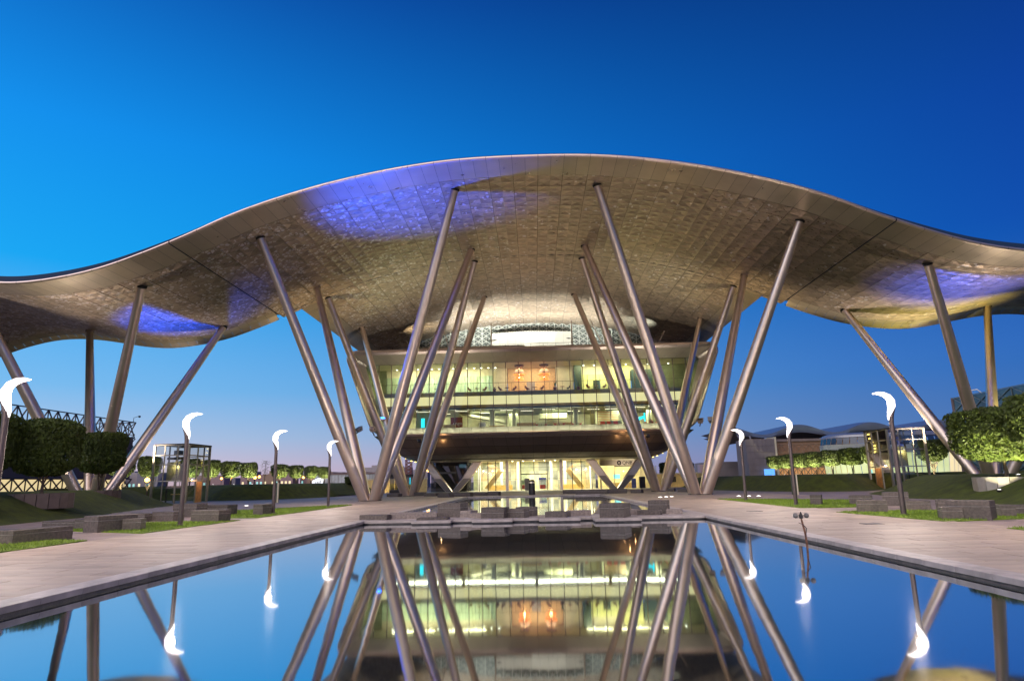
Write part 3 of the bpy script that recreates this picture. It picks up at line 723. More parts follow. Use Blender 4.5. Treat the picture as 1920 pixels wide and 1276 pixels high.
# glazing
YG = 112.5
def ginx(z): return 28.6+(25.4-28.6)*(21.95-z)/(21.95-10.9)
MUL = [-28.4]+[i*2.2 for i in range(-12, 13)]+[28.4]
for x in MUL[1:-1]:
    z0 = 10.9 if abs(x) < 25.3 else 21.95-(28.6-abs(x))/(28.6-25.4)*11.05
    m = MB(); m.box(x-.055, x+.055, YG-.16, YG+.12, z0+.02, 21.93); part(m, 'mullion', M('bronze_mullion', (.20, .15, .115), .4, .5, .1), B)
for a, b in zip(MUL[:-1], MUL[1:]):
    za = 10.9 if abs(a) < 25.4 else max(10.9, 21.95-(28.6-abs(a))/3.2*11.05); zb = 10.9 if abs(b) < 25.4 else max(10.9, 21.95-(28.6-abs(b))/3.2*11.05)
    m = MB(); m.add([(a+.06, YG, za+.02), (b-.06, YG, zb+.02), (b-.06, YG, 21.93), (a+.06, YG, 21.93)], [(0, 1, 2, 3)]); part(m, 'glass_pane', GLASS, B)
m = MB(); m.box(-28.6, 28.6, YG-.05, YG+.3, 21.94, 22.3); m.box(-25.5, 25.5, YG-.05, YG+.3, 10.5, 10.88); part(m, 'glazing_channel', DARK, B)
# floors and ceilings
m = MB(); m.box(-26.5, 26.5, 113.4, 124, 16.3, 16.99); part(m, 'upper_floor', GREY, B)
m = MB(); m.box(-26.4, 26.4, 113.2, 113.38, 16.3, 17.0); part(m, 'slab_edge', M('slab_tan', (.40, .36, .22), .6, 0, .1), B)
m = MB(); m.box(-26.2, 26.2, 113.5, 113.7, 14.78, 16.28); part(m, 'lit_spandrel', SPANDREL, B)
m = MB(); m.box(-26, 26, 113.1, 115.2, 14.3, 14.76); part(m, 'gold_soffit', GOLD, B)
m = MB(); m.box(-26, 26, 113.2, 126.3, 14.0, 14.28); part(m, 'lower_ceiling', M('lower_ceiling', (.12, .13, .10), .7, 0, .3, .6, stretch=(.3, 2, 1)), B)
m = MB(); m.box(-25.6, 25.6, 112.8, 126, 10.2, 10.6); part(m, 'lower_floor', M('lower_floor', (.30, .25, .16), .35, 0, .1), B)
m = MB(); m.box(-29, 29, 112.8, 124, 21.95, 22.3); part(m, 'upper_ceiling', M('upper_ceiling', (.62, .56, .40), .7, 0, .15, .8, stretch=(1, 4, 1)), B)
m = MB(); m.box(-26, 26, 126, 126.2, 10.6, 14.0); part(m, 'lower_back_wall', M('dim_wall', (.50, .52, .36), .7, 0, .6, .35), B)
# upper back wall in bays
def wallbay(x0, x1, y, mat, name, z0=17.0, z1=21.95):
    m = MB(); m.box(x0+.02, x1-.02, y, y+.2, z0, z1); return part(m, name, mat, B)
wallbay(-29, -26.45, 118.7, M('olive_wall', (.24, .27, .15), .5, 0, .3, .7), 'upper_wall'); wallbay(27.5, 29, 118.7, M('olive_wall', (.24, .27, .15)), 'upper_wall')
x = -26.4
while x < -7.0: wallbay(x, x+1.1, 118.6+.08*math.sin(x*3), GREENCURT, 'curtain', 17, 20.6); x += 1.1
wallbay(-26.5, -7, 118.9, CREAM, 'upper_wall', 20.6, 21.95)
for x0, x1 in ((-7, -4.4), (4.4, 7.6)): wallbay(x0, x1, 118.2, CREAM, 'upper_wall')
for i in range(7): wallbay(-4.4, 4.4, 119.6+.02*i, WOOD, 'wood_plank', 17+i*.71, 17+i*.71+.70)
wallbay(7.6, 9.0, 117.6, DGREEN, 'dark_panel')
x = 9.0
while x < 17.2: wallbay(x, x+1.1, 118.6+.08*math.sin(x*3), YELCURT, 'curtain', 17, 20.4 if x < 14 else 21.9); x += 1.1
wallbay(9, 17.8, 118.9, CREAM, 'upper_wall', 20.4, 21.95)
wallbay(17.8, 21.6, 117.4, DGREEN, 'dark_panel', 17, 20.9); wallbay(17.8, 21.6, 118.9, CREAM, 'upper_wall', 20.9, 21.95); wallbay(21.6, 27.5, 118.9, M('olive_wall', (.24, .27, .15), .5, 0, .3, .7), 'upper_wall')
for sx in (-1, 1):
    m = MB(); m.grid([[(sx*27.2, 113, 10.6), (sx*27.2, 124, 10.6)], [(sx*29, 113, 21.95), (sx*29, 124, 21.95)]]); part(m, 'end_wall', M('olive_wall', (.24, .27, .15)), B)
for x0, x1 in ((11.0, 12.2), (13.6, 14.8)): wallbay(x0, x1, 117.8, DGREEN, 'door_panel', 17, 19.2)
# handrail of the gallery
m = MB(); m.box(-26.3, 26.3, 113.45, 113.5, 18.5, 18.56)
for i in range(-12, 13): m.box(i*2.2+.9, i*2.2+.93, 113.45, 113.5, 17, 18.5)
part(m, 'handrail', DARK, B)
# lamps in the ceilings
k = MB(); cm = MB(); cm.box(-.12, .12, -.12, .12, -.05, 0); lm = cm.mesh('downlight', COOLP)
for i in range(15): link('downlight', lm, B, Vector((-24.4+i*1.28, 117.9, 21.94))-B.location)
for i in range(9): link('downlight', lm, B, Vector((9.4+i*1.9, 117.9, 21.94))-B.location)
cm = MB(); cm.box(-1.1, 1.1, -.09, .09, -.06, 0); lm2 = cm.mesh('ceiling_lamp', CEILP)
for i in range(13):
    o = link('ceiling_lamp', lm2, B, Vector((-23+i*3.75+RND.uniform(-.6, .6), RND.choice((115.6, 117.2, 119.5)), 13.98))-B.location); o.rotation_euler = (0, 0, RND.uniform(-.25, .25))
for x in (-20.5, -12, 11.5, 19.5): light('AREA', 'upper_ceiling_light', (x, 116.2, 21.8), 850, (1, 1, .62), B, (x, 117.0, 17), size=7, size_y=2.5)
light('AREA', 'upper_ceiling_light', (0, 116.5, 21.8), 1500, (1, .82, .52), B, (0, 117.5, 17), size=8, size_y=4)
for x in (-19, -6.5, 6.5, 19): light('AREA', 'lower_ceiling_light', (x, 119.6, 13.9), 2500, (1, .97, .64), B, (x, 120.2, 10), size=9, size_y=5)
for x in (-18, -6, 6, 18): light('AREA', 'sill_fill', (x, 113.6, 13.95), 230, (.95, 1, .74), B, (x, 110.6, 10.4), size=11.5, size_y=.5)  # unseen strips added inside the glass to brighten the sill
for x in (-23.1, -20.5, -17.9, -14.1, -11.6, -9.0, -7.8): light('SPOT', 'wall_washer', (x, 117.9, 21.8), 500, (.78, 1, .84), B, (x, 118.6, 17.5), 42, .8, .08)
# interior fittings that belong to the building: columns, counters, screens
for x, y in ((-7.1, 116.5), (-3.3, 117.5), (7.6, 117), (15.6, 118), (-17, 118), (20.6, 118)):
    m = MB(); m.lathe([(.45, 10.6), (.45, 14.0)], (x, y, 0), 16); part(m, 'round_pillar', M('pillar_plaster', (.42, .46, .36), .6, 0, .1), B, True)
m = MB(); m.box(-4.2, -2.6, 118.2, 118.4, 10.6, 13.6); m.box(-20.6, -17.6, 116.6, 116.8, 10.6, 14); m.box(11.4, 18.9, 120.5, 120.7, 10.6, 14.0); part(m, 'partition', M('sage_wall', (.34, .38, .26), .7, 0, .1), B)
for i in range(7):
    m = MB(); m.add([(11.6, 119.9, 11.0+i*.44), (18.6, 119.9, 10.8+i*.42), (18.6, 119.9, 10.98+i*.42), (11.6, 119.9, 11.2+i*.44)], [(0, 1, 2, 3)]); part(m, 'wall_slat', M('brown_slat', (.32, .17, .09), .5, 0, .1), B)
m = MB(); m.add([(-13, 118, 13.6), (-5, 118, 12.0), (-5, 121, 12.0), (-13, 121, 13.6), (-13, 118, 14.0), (-5, 118, 12.5), (-5, 121, 12.5), (-13, 121, 14.0)], [(0, 1, 5, 4), (3, 2, 1, 0), (4, 5, 6, 7)])
part(m, 'sloping_soffit', M('sloping_soffit', (.32, .34, .27), .6), B)
m = MB(); m.box(1.2, 6.2, 119, 122, 12.7, 13.6); part(m, 'hung_ceiling', M('sage_wall', (.34, .38, .26)), B)
m = MB()
for i in range(6):
    for j in range(5): m.lathe([(.13, 0), (.13, .03)], (-1.9+i*.36+.18*(j % 2), 116.0, 11.2+j*.36), 8)
part(m, 'patterned_screen', LATT, B)
m = MB(); m.box(-19.4, -18.8, 115, 115.1, 11.2, 12.8); m.box(19.2, 19.45, 115, 115.1, 11.4, 12.9); m.add([(18.3, 115, 11.6), (19.2, 115, 12.0), (19.2, 115, 12.4), (18.3, 115, 12.2)], [(0, 1, 2, 3)]); part(m, 'cyan_screen', CYAN, B)

# roof terrace: fence, drum wall, lattice
for i in range(14): m = MB(); m.box(-19.5+i*1.32, -18.2+i*1.32, 113.2, 113.26, 24.25, 25.05); part(m, 'terrace_fence_panel', M('tan_panel', (.50, .42, .28), .6, 0, .1, rand=.1), B)
m = MB()
for i in range(-12, 13): m.box(i*2.2-.02, i*2.2+.02, 112.9, 112.94, 24.2, 25.2)
m.box(-26.4, 26.4, 112.9, 112.94, 25.17, 25.22); part(m, 'terrace_rail', DARK, B)
for i in range(10):
    a, b = -7.6+i*1.56, -7.6+(i+1)*1.56; ya = 126.4+.01*a*a; yb_ = 126.4+.01*b*b
    for z0, z1 in ((24.2, 27.6), (27.62, 30.3)):
        m = MB(); m.add([(a+.01, ya, z0), (b-.01, yb_, z0), (b-.01, yb_, z1+(0 if z1 < 28 else .18-.0025*b*b)), (a+.01, ya, z1+(0 if z1 < 28 else .18-.0025*a*a))], [(0, 1, 2, 3)]); part(m, 'drum_panel', WHITE, B)
m = MB()
xs = [-24+i*1.6 for i in range(31)]
for a, b in zip(xs[:-1], xs[1:]):
    lo = 30.2 if -8 < (a+b)/2 < 8 else 24.3; top = min(cz(a), cz(b))
    zs = [lo+k_*(1.05) for k_ in range(int((top-lo)/1.05)+1)]
    for z in zs:
        m.bar((a, 128.1, z), (b, 128.1, min(z+1.05, cz(b))), .09); m.bar((b, 128.1, z), (a, 128.1, min(z+1.05, cz(a))), .09)
        m.bar(((a+b)/2, 128.15, z), ((a+b)/2+RND.uniform(-.5, .5), 128.15, min(z+1.0, cz(b))), .05)
    m.bar((a, 128.0, lo), (a, 128.0, cz(a)-.05), .12)
part(m, 'lattice_truss', LATT, B, kind='stuff')
m = MB(); m.grid([[(x, 129.0, 24.2) for x in xs], [(x, 129.0, cz(x)) for x in xs]]); part(m, 'lattice_backing', LATTB, B)
for sx in (-1, 1):
    for i in range(4): a, b = sx*(24+i*1.93), sx*(24+(i+1)*1.93-.02); m = MB(); m.add([(a, 128.9, 22), (b, 128.9, 22), (b, 128.9, cz(b)+.1), (a, 128.9, cz(a)+.1)], [(0, 1, 2, 3)]); part(m, 'end_panel', FASCIA, B)

def mast(x, label):
    t = thing('light_mast', label, 'mast', (x, 114.0, 24.2), 'masts on the roof terrace')
    m = MB(); m.tube((x, 114, 24.2), (x, 114, 29.3), .11, .08); part(m, 'pole', STEEL, t, True)
    for s in (-1, 1):
        m = MB(); m.add([(x+s*.1, 113.9, 26.12), (x+s*.55, 113.8, 26.02), (x+s*1.1, 113.9, 26.22), (x+s*.55, 114.3, 26.2), (x+s*.1, 114.15, 26.2), (x+s*.5, 114, 26.3)], [(0, 1, 5), (1, 2, 5), (2, 3, 5), (3, 4, 5), (4, 3, 2, 1, 0)]); part(m, 'wing_lamp', DARK, t)
mast(-6.9, 'slim roof mast with wing shaped lamps at the warm white drum end under pendant bay'); mast(7.3, 'slim roof mast with wing shaped lamps beside the narrow black box on the rail')
for i, (x0, z0, x1, z1, nm) in enumerate(((-20.8, 24.2, -21.9, 26.4, 'thin tilted rod under the warm hot spot on the roof soffit'), (-14.2, 24.2, -15.4, 28.6, 'thin tilted rod between the two inner columns of the pink sky side'), (-12.0, 24.2, -10.4, 29.6, 'thin tilted rod touching the inner column behind the mast'), (12.8, 24.2, 10.6, 29.4, 'thin tilted rod behind the inner column on the dark sky side'), (22.0, 24.2, 23.4, 26.9, 'thin tilted rod holding a spot lamp by the bright soffit corner'))):
    m = MB(); m.tube((x0, 113.6, z0), (x1, 113.6, z1), .07); part_ = part(m, 'tilted_rod', STEEL, None); tag(part_, nm, 'rod', 'rods on the roof terrace')
# terrace flood lamps
for x, nm in ((-22.0, 'bright flood lamp on the roof edge making a warm hot spot'), (21.6, 'bright flood lamp on the roof edge making a cool hot spot'), (-12, 'flood lamp on the terrace behind the tan fence'), (12, 'flood lamp on the terrace behind the lattice foot'), (-5.5, 'flood lamp on the terrace past the first roof mast'), (5.5, 'flood lamp on the terrace just before the second roof mast'), (0, 'flood lamp on the terrace in front of the white drum')):
    t = thing('terrace_lamp', nm, 'lamp', (x, 114.6, 24.2), 'flood lamps on the roof terrace')
    m = MB(); m.box(x-.25, x+.25, 114.4, 114.8, 24.2, 24.5); part(m, 'housing', DARK, t); m = MB(); m.quad((x-.2, 114.45, 24.52), (x+.2, 114.45, 24.52), (x+.2, 114.75, 24.52), (x-.2, 114.75, 24.52)); part(m, 'lens', COOLP, t)
    big = abs(x) > 20; c = (1, .82, .5) if x < -20 else (.85, 1, .9) if x > 20 else (1, .98, .84)
    light('SPOT', 'terrace_beam', (x, 114.8 if big else 119.5, 24.9), 12000 if big else 11000, c, t, (x*.95, 121.0, 32) if not big else (x*.95, 117.5, 28.5), 60 if big else 150, 1, .15)

# point lights added before the hull, standing for lamp reflections on it
for x, y, z in ((-15.2, 111.2, 7.2), (-16.4, 110.4, 8.7), (14.2, 111.0, 7.3), (15.9, 110.9, 7.8), (14.9, 110.3, 8.9), (18.4, 111.0, 7.4)):
    light('POINT', 'hull_added_glow', (x, y-.7, z-.2), 50, (1, .55, .22), B, size=.05)

# ---------------------------------------------------- entrance level
E_ = thing('entrance_hall', 'bright glass entrance hall below the hull with sliding doors', 'entrance', (0, 133, 0))
m = MB(); m.box(-21, 21, 122, 152, -.012, .0); part(m, 'hall_floor', M('hall_floor', (.42, .36, .26), .4, 0, .1), E_)
HW = [M('hall_pale', (.74, .70, .50), .4, 0, .25, .8), M('hall_green', (.52, .56, .36), .35, 0, .3, .8), M('hall_gold', (.70, .54, .28), .4, 0, .25, .8), M('hall_grey', (.42, .44, .38), .3, 0, .3, .8)]
for i in range(26):
    for j, (z0, z1) in enumerate(((0, 1.9), (1.92, 3.8), (3.82, 5.75))): m = MB(); m.box(-13+i+.02, -12+i-.02, 144-.05*((i*7+j*3) % 4), 144.3, z0, z1); part(m, 'wall_panel', HW[RND.choice((0, 0, 0, 1, 1, 2, 3))], E_)
for x in (-11.5, -6.8, -3.4, 3.6, 6.4, 11.8):
    m = MB(); m.lathe([(.3, 0), (.3, 5.75)], (x, 140.5, 0), 14); part(m, 'hall_pillar', WHITE, E_, True)
m = MB(); m.box(-9.5, -4.5, 139, 139.8, 0, 1.05); m.box(5.2, 10.2, 139.5, 140.2, 0, 1.0); part(m, 'reception_desk', YWOOD, E_, kind='stuff')
m = MB(); m.box(-13, 13, 133.2, 144, 5.75, 5.88); part(m, 'hall_ceiling', CREAM, E_)
EM = [-13, -10.8, -9.1, -7.6, -5.3, -2.6, 0, 2.6, 5.3, 7.5, 9.3, 11.3, 13]
for x in EM:
    wd = .28 if abs(x) in (5.3,) else .07
    m = MB(); m.box(x-wd, x+wd, 133-wd*1.6, 133+wd, 0, 5.8)
    if x == 0: m = MB(); m.box(-.06, .06, 132.95, 133.05, 3.2, 5.8)
    part(m, 'door_mullion' if abs(x) > 5 else 'mullion', STEEL if wd > .1 else DARK, E_)
for a, b in zip(EM[:-1], EM[1:]):
    zs = [0, 2.2, 4.4, 5.8] if not (-2.7 < a and b < 2.7) else [3.22, 4.4, 5.8]
    for z0, z1 in zip(zs[:-1], zs[1:]):
        m = MB(); m.quad((a+.05, 133, z0+.02), (b-.05, 133, z0+.02), (b-.05, 133, z1-.02), (a+.05, 133, z1-.02)); part(m, 'glass_pane', GLASS2, E_)
        m = MB(); m.box(a, b, 132.97, 133.03, z1-.02, z1+.02); part(m, 'transom', DARK, E_)
m = MB(); m.box(-2.7, 2.7, 132.6, 133.1, 3.02, 3.2); part(m, 'door_canopy', DARK, E_)
for sx in (-1, 1):
    m = MB(); m.box(min(sx*1.3, sx*2.55), max(sx*1.3, sx*2.55), 133.1, 133.14, .02, 3.0); part(m, 'sliding_door', GLASS2, E_)
    # gold leaning posts inside
    m = MB(); m.add([(sx*6.3, 136, 3.7), (sx*7.3, 136, 4.0), (sx*10.0, 136, .5), (sx*9.0, 136, .3), (sx*6.5, 137, 3.7), (sx*7.5, 137, 4.0), (sx*10.2, 137, .5), (sx*9.2, 137, .3)], [(0, 1, 2, 3), (7, 6, 5, 4), (0, 4, 5, 1), (1, 5, 6, 2), (2, 6, 7, 3), (3, 7, 4, 0)]); part(m, 'leaning_post', GOLD, E_)
    m = MB(); m.add([(sx*6.4, 136.2, 3.9), (sx*7.4, 136.2, 4.0), (sx*9.6, 136.2, 5.1), (sx*8.2, 136.2, 5.1)], [(0, 1, 2, 3)]); part(m, 'ceiling_fold', WOOD, E_)
lamp_ = MB(); lamp_.lathe([(.02, .1), (.12, .05), (.12, -.05), (.02, -.1)], (0, 0, 0), 8); lme = lamp_.mesh('hall_lamp', BULB)
for i, x in enumerate((-11.6, -10.2, -8.4, -6.2, 6.0, 8.5, 10.4, 11.8)): link('hall_lamp', lme, E_, Vector((x, 135+.6*(i % 3), 3.9))-E_.location)
for i in range(5): link('hall_lamp', lme, E_, Vector((-4.2+2.1*i, 132.4, 5.7))-E_.location)
for x in (-9, 0, 9): light('AREA', 'hall_light', (x, 137.5, 5.7), 1900, (1, .93, .68), E_, (x, 137.5, 0), size=7, size_y=6)
for x in (-4.1, -.3, 3.9): light('SPOT', 'door_light', (x, 131.8, 5.0), 260, (1, .93, .78), E_, (x, 132.4, 0), 80, .8, .08)
m = MB(); m.box(-1.9, -.95, 132.2, 132.9, 0, 2.3); part(m, 'ticket_column', GREY, E_)
m = MB(); m.box(-2.5, -1.95, 134.5, 134.6, .2, 1.05); m.box(1.1, 2.2, 134.5, 134.6, .2, 1.0); part(m, 'red_poster', REDC, E_)
m = MB(); m.box(.9, 2.45, 136, 136.1, 2.0, 2.4); part(m, 'blue_poster', BLUEP, E_)
m = MB(); m.box(.9, 2.45, 136.1, 136.2, .2, 2.0); part(m, 'pale_poster', M('pale_poster', (.6, .75, .8), .5, 0, .3, 2), E_)
m = MB(); m.box(-2.5, -1.95, 134.4, 134.5, 1.15, 2.0); part(m, 'green_poster', M('green_poster', (.45, .6, .15), .5, 0, .3, 4), E_)
# dark shop on one side
m = MB(); m.box(-20.5, -13.1, 140, 140.2, 0, 5.8); part(m, 'dark_shop_wall', M('dark_wall', (.03, .028, .032), .5, 0, .4, .8), E_)
for a, b in ((-20.4, -17.6), (-17.6, -15.4), (-15.4, -13.2)):
    m = MB(); m.quad((a, 133, 0), (b, 133, 0), (b, 133, 5.8), (a, 133, 5.8)); part(m, 'dark_pane', GLASSD, E_)
m = MB(); m.box(-20.4, -15.4, 132.9, 133.05, 3.5, 3.85); part(m, 'shop_transom', GREY, E_)
m = MB(); m.box(-15.3, -13.3, 134, 134.1, .1, 5.6); part(m, 'shop_poster', M('dark_poster', (.04, .045, .10), .4, 0, .5, 1), E_)
m = MB(); m.lathe([(.05, 1.8), (.35, 2.6), (.42, 3.4), (.2, 4.2), (.02, 4.4)], (-14.3, 133.8, 0), 10); part(m, 'poster_figure', M('poster_brown', (.20, .07, .04), .6, 0, .3), E_)
m = MB(); m.box(-14.9, -13.5, 133.85, 133.9, 4.6, 5.3); part(m, 'poster_screen', M('poster_screen', (.3, .6, .7), .5, 0, .4, 4, emit=(.45, .75, .85), estr=.8), E_)

# bank front
K = thing('bank_front', 'lit bank front with its name board under the hull', 'shop front', (17, 133, 0))
m = MB(); m.box(13.1, 22.0, 132.8, 133.1, 4.42, 5.42); part(m, 'name_board', SIGN, K)
m = MB(); m.box(13.1, 22.0, 132.9, 133.1, 5.44, 5.85); part(m, 'upper_band', CREAM, K)
m = MB(); m.box(15.8, 22.0, 132.85, 133.1, 4.2, 4.4); part(m, 'door_head', DARK, K)
text('QNB', 'lettering', .92, INK, K, (17.35, 132.76, 4.6), (math.pi/2, 0, 0), .012, 'LEFT')
m = MB(); m.lathe([(0, 0), (.44, 0), (.44, .03), (0, .03)], (0, 0, 0), 24, False)
m.v = [(16.75+x, 132.76+z, 4.92+y) for x, y, z in m.v]; part(m, 'emblem', INK, K)
m = MB()
for i in range(8):
    a = i*math.pi/4; m.add([(16.75+.34*math.cos(a), 132.745, 4.92+.34*math.sin(a)), (16.75+.17*math.cos(a+.3), 132.745, 4.92+.17*math.sin(a+.3)), (16.75+.05*math.cos(a), 132.745, 4.92+.05*math.sin(a)), (16.75+.17*math.cos(a-.3), 132.745, 4.92+.17*math.sin(a-.3))], [(0, 1, 2, 3)])
part(m, 'emblem_star', SIGN, K)
m = MB(); m.box(13.2, 24, 141, 141.2, 0, 5.8); part(m, 'bank_back_wall', M('bank_wall', (.66, .56, .32), .5, 0, .3, .6), K)
m = MB(); m.box(13.2, 24, 133.2, 141, 5.75, 5.88); part(m, 'bank_ceiling', CREAM, K)
for x in (13.15, 15.75, 18.4, 20.9, 22.6, 23.9):
    m = MB(); m.box(x-.06, x+.06, 132.9, 133.1, 0, 4.2); part(m, 'mullion', FASCIA, K)
for a, b in ((13.2, 15.7), (15.8, 18.35), (18.45, 20.85), (20.95, 22.55), (22.65, 23.85)):
    m = MB(); m.quad((a, 133, .02), (b, 133, .02), (b, 133, 4.18), (a, 133, 4.18)); part(m, 'glass_pane', GLASS2, K)
m = MB(); m.box(15.9, 17.2, 136, 136.1, 1.9, 2.75); part(m, 'screen', M('bank_screen', (.2, .6, .7), .5, 0, 0, emit=(.2, .7, .8), estr=1.5), K)
m = MB(); m.box(15.2, 20, 137, 137.8, 0, 1.1); part(m, 'counter', YWOOD, K)
m = MB(); m.box(20.4, 21.5, 131.8, 132.4, 0, 2.2); part(m, 'notice_stand', DARK, K)
m = MB(); m.box(19.3, 20.2, 135, 135.1, 0, 1.9); part(m, 'blue_banner', BLUEP, K)
light('AREA', 'bank_light', (18.5, 137, 5.7), 1300, (1, .86, .52), K, (18.5, 137, 0), size=8, size_y=5)
light('SPOT', 'bank_sign_light', (18.0, 129.6, 3.4), 900, (1, .9, .7), K, (18.0, 133, 5.0), 110, 1, .1)

# short V legs under the hull
for sx, nm in ((-1, 'short V shaped metal leg under the hull in front of the dark shop'), (1, 'short V shaped metal leg under the hull in front of the bank')):
    t = thing('v_leg', nm, 'support', (sx*15.4, 127, 0), 'V legs under the hull')
    for d in (-1, 1):
        x0, x1 = sx*15.4+d*.55, sx*15.4+d*5.1
        m = MB(); prof = [(-.75, -.5), (.75, -.5), (.95, 0), (.75, .5), (-.75, .5), (-.95, 0)]
        rows = []
        for z, xx, k in ((0, x0, .75), (2.9, x0+(x1-x0)*.52, 1.0), (5.95, x1, 1.0)): rows.append([(xx+p*k, 127+q*k*1.1, z) for p, q in prof])
        m.grid(rows, True); part(m, 'leg', STEEL, t)
        m = MB(); m.add([(x0+d*.0-.5, 126.3, .1), (x0+.55, 126.3, .1), (x0+(x1-x0)*.5+.72, 126.25, 2.5), (x0+(x1-x0)*.5-.72, 126.25, 2.5)], [(0, 1, 2, 3)]); part(m, 'leg_inlay', HULL, t)

# ================================================================== FURNITURE BEHIND THE GLASS
def shell_chair(name, mat, z):
    t = thing(name, 'x', 'chair', (0, 0, z), None)
    m = MB(); m.grid([[(-.30, -.32, .40), (0, -.40, .36), (.30, -.32, .40)], [(-.38, 0, .40), (0, 0, .30), (.38, 0, .40)], [(-.40, .28, .62), (0, .30, .42), (.40, .28, .62)], [(-.32, .44, .98), (0, .46, .92), (.32, .44, .98)]])
    m.add([(-.40, .28, .62), (-.38, 0, .40), (-.38, -.06, .62)], [(0, 1, 2)]); m.add([(.40, .28, .62), (.38, 0, .40), (.38, -.06, .62)], [(0, 1, 2)])
    part(m, 'seat_shell', mat, t, local=True)
    for a in range(4):
        x, y = math.cos(a*1.571+.785)*.27, math.sin(a*1.571+.785)*.27; k = MB(); k.tube((x*.4, y*.4, .34), (x, y, 0), .02, n=6); part(k, 'leg', DARK, t, local=True)
    return t
def table_thing(name, mat, z, r=.42):
    t = thing(name, 'x', 'table', (0, 0, z)); m = MB(); m.lathe([(r, .70), (r, .74)], n=18); part(m, 'table_top', mat, t, local=True)
    m = MB(); m.lathe([(.25, 0), (.25, .02), (.035, .04), (.035, .70)], n=12); part(m, 'pedestal', DARK, t, local=True); return t
p1 = shell_chair('lounge_chair', BROWNC, 17.0)
UP = [(-10.75, 'brown shell chair on the gallery beneath the second green wall washer', 2.0), (-8.3, 'orange brown shell chair by the gallery table under the green curtain', -2.0), (-5.4, 'brown shell chair on the gallery just beside the dark pot plant', 2.0), (-3.1, 'brown shell chair on the gallery under the first orange pendant', -2.0), (-.75, 'brown shell chair on the gallery in front of the grey board', 2.0), (1.7, 'brown shell chair on the gallery under the second orange pendant', -2.0), (9.9, 'brown shell chair on the gallery in front of the first dark door', 2.0), (12.5, 'orange brown shell chair on the gallery by the second dark door', -2.0)]
for i, (x, lb, rz) in enumerate(UP):
    if i == 0: p1.location = (x, 114.3, 17.0); p1.rotation_euler = (0, 0, rz); p1['label'] = lb; p1['group'] = 'shell chairs on the gallery'
    else: copy_thing(p1, (x, 114.3, 17.0), lb, 'shell chairs on the gallery', rz)
t1 = table_thing('gallery_table', BROWNC, 17.0)
for i, (x, lb) in enumerate(((-9.5, 'small pale table between the two chairs below the green curtain'), (-4.3, 'small table under the first orange pendant on the gallery'), (.5, 'small table between the two pendants on the gallery'), (5.3, 'small table beside the tall plant on the gallery'), (11.2, 'small table between the two dark doors on the gallery'))):
    if i == 0: t1.location = (x, 114.3, 17.0); t1['label'] = lb; t1['group'] = 'gallery tables'
    else: copy_thing(t1, (x, 114.3, 17.0), lb, 'gallery tables')
dc = shell_chair('dark_chair', DARK, 17.0); dc.location = (6.3, 114.4, 17.0); dc.rotation_euler = (0, 0, -1.2); dc['label'] = 'dark high chair at the end of the orange wood wall on the gallery'
def potplant(x, h, n, label):
    t = thing('pot_plant', label, 'plant', (x, 114.2, 17.0), 'pot plants on the gallery')
    m = MB(); m.lathe([(.22, 0), (.32, .55), (.34, .6), (.28, .58)], (x, 114.2, 17.0), 14, False); part(m, 'pot', POT, t)
    for i in range(n):
        a = i*2.4; q = MB(); r = .12+.3*RND.random(); c = (x, 114.2, 17.58); z = h*(.5+.5*RND.random())
        q.add([c, (x+r*.4*math.cos(a)-.05, 114.2+r*.4*math.sin(a), 17.58+z*.6), (x+r*math.cos(a), 114.2+r*math.sin(a), 17.58+z), (x+r*.4*math.cos(a)+.07, 114.2+r*.4*math.sin(a), 17.58+z*.55)], [(0, 1, 2, 3)]); part(q, 'leaf', LEAFP, t)
potplant(-6.5, .5, 7, 'round dark pot plant beside the pale wall on the gallery'); potplant(4.05, 1.3, 8, 'tall pot plant to the side of the second orange pendant'); potplant(8.1, .8, 8, 'pot plant in front of the bright yellow curtains on the gallery')
def pendant(x, label):
    t = thing('pendant_lamp', label, 'lamp', (x, 116, 20.1), 'orange pendant lamps')
    m = MB(); m.lathe([(.85, 21.92), (.80, 21.7), (.35, 21.25), (.12, 21.15)], (x, 116, 0), 20); part(m, 'ceiling_cup', PENDB, t, True)
    m = MB(); m.lathe([(.06, 21.35), (.35, 21.3), (.72, 21.0), (.92, 20.6), (1.0, 20.35)], (x, 116, 0), 22, False); part(m, 'upper_shade', PENDB, t, True)
    m = MB(); m.lathe([(1.0, 20.34), (1.03, 20.12)], (x, 116, 0), 22, False); part(m, 'glowing_rim', ORANGE, t)
    m = MB(); m.lathe([(.55, 20.0), (.78, 19.6), (.86, 19.25)], (x, 116, 0), 22, False); part(m, 'lower_shade', ORANGE, t, True)
    for z in (20.2, 19.6, 21.25): m = MB(); m.lathe([(.02, z+.1), (.13, z), (.02, z-.1)], (x, 115.2 if z < 21 else 115.7, 0), 8); part(m, 'bulb', BULB, t)
    light('POINT', 'pendant_light', (x, 115.6, 19.3), 60, (1, .5, .2), t, size=.2)
pendant(-2.15, 'stacked orange pendant lamp nearer the green curtains'); pendant(2.25, 'stacked orange pendant lamp nearer the yellow curtains')
m = MB(); m.box(-.9, .6, 118.0, 118.1, 17.6, 19.2); o = part(m, 'notice_board', GREY, None); tag(o, 'grey board standing between the two orange pendants', 'board')
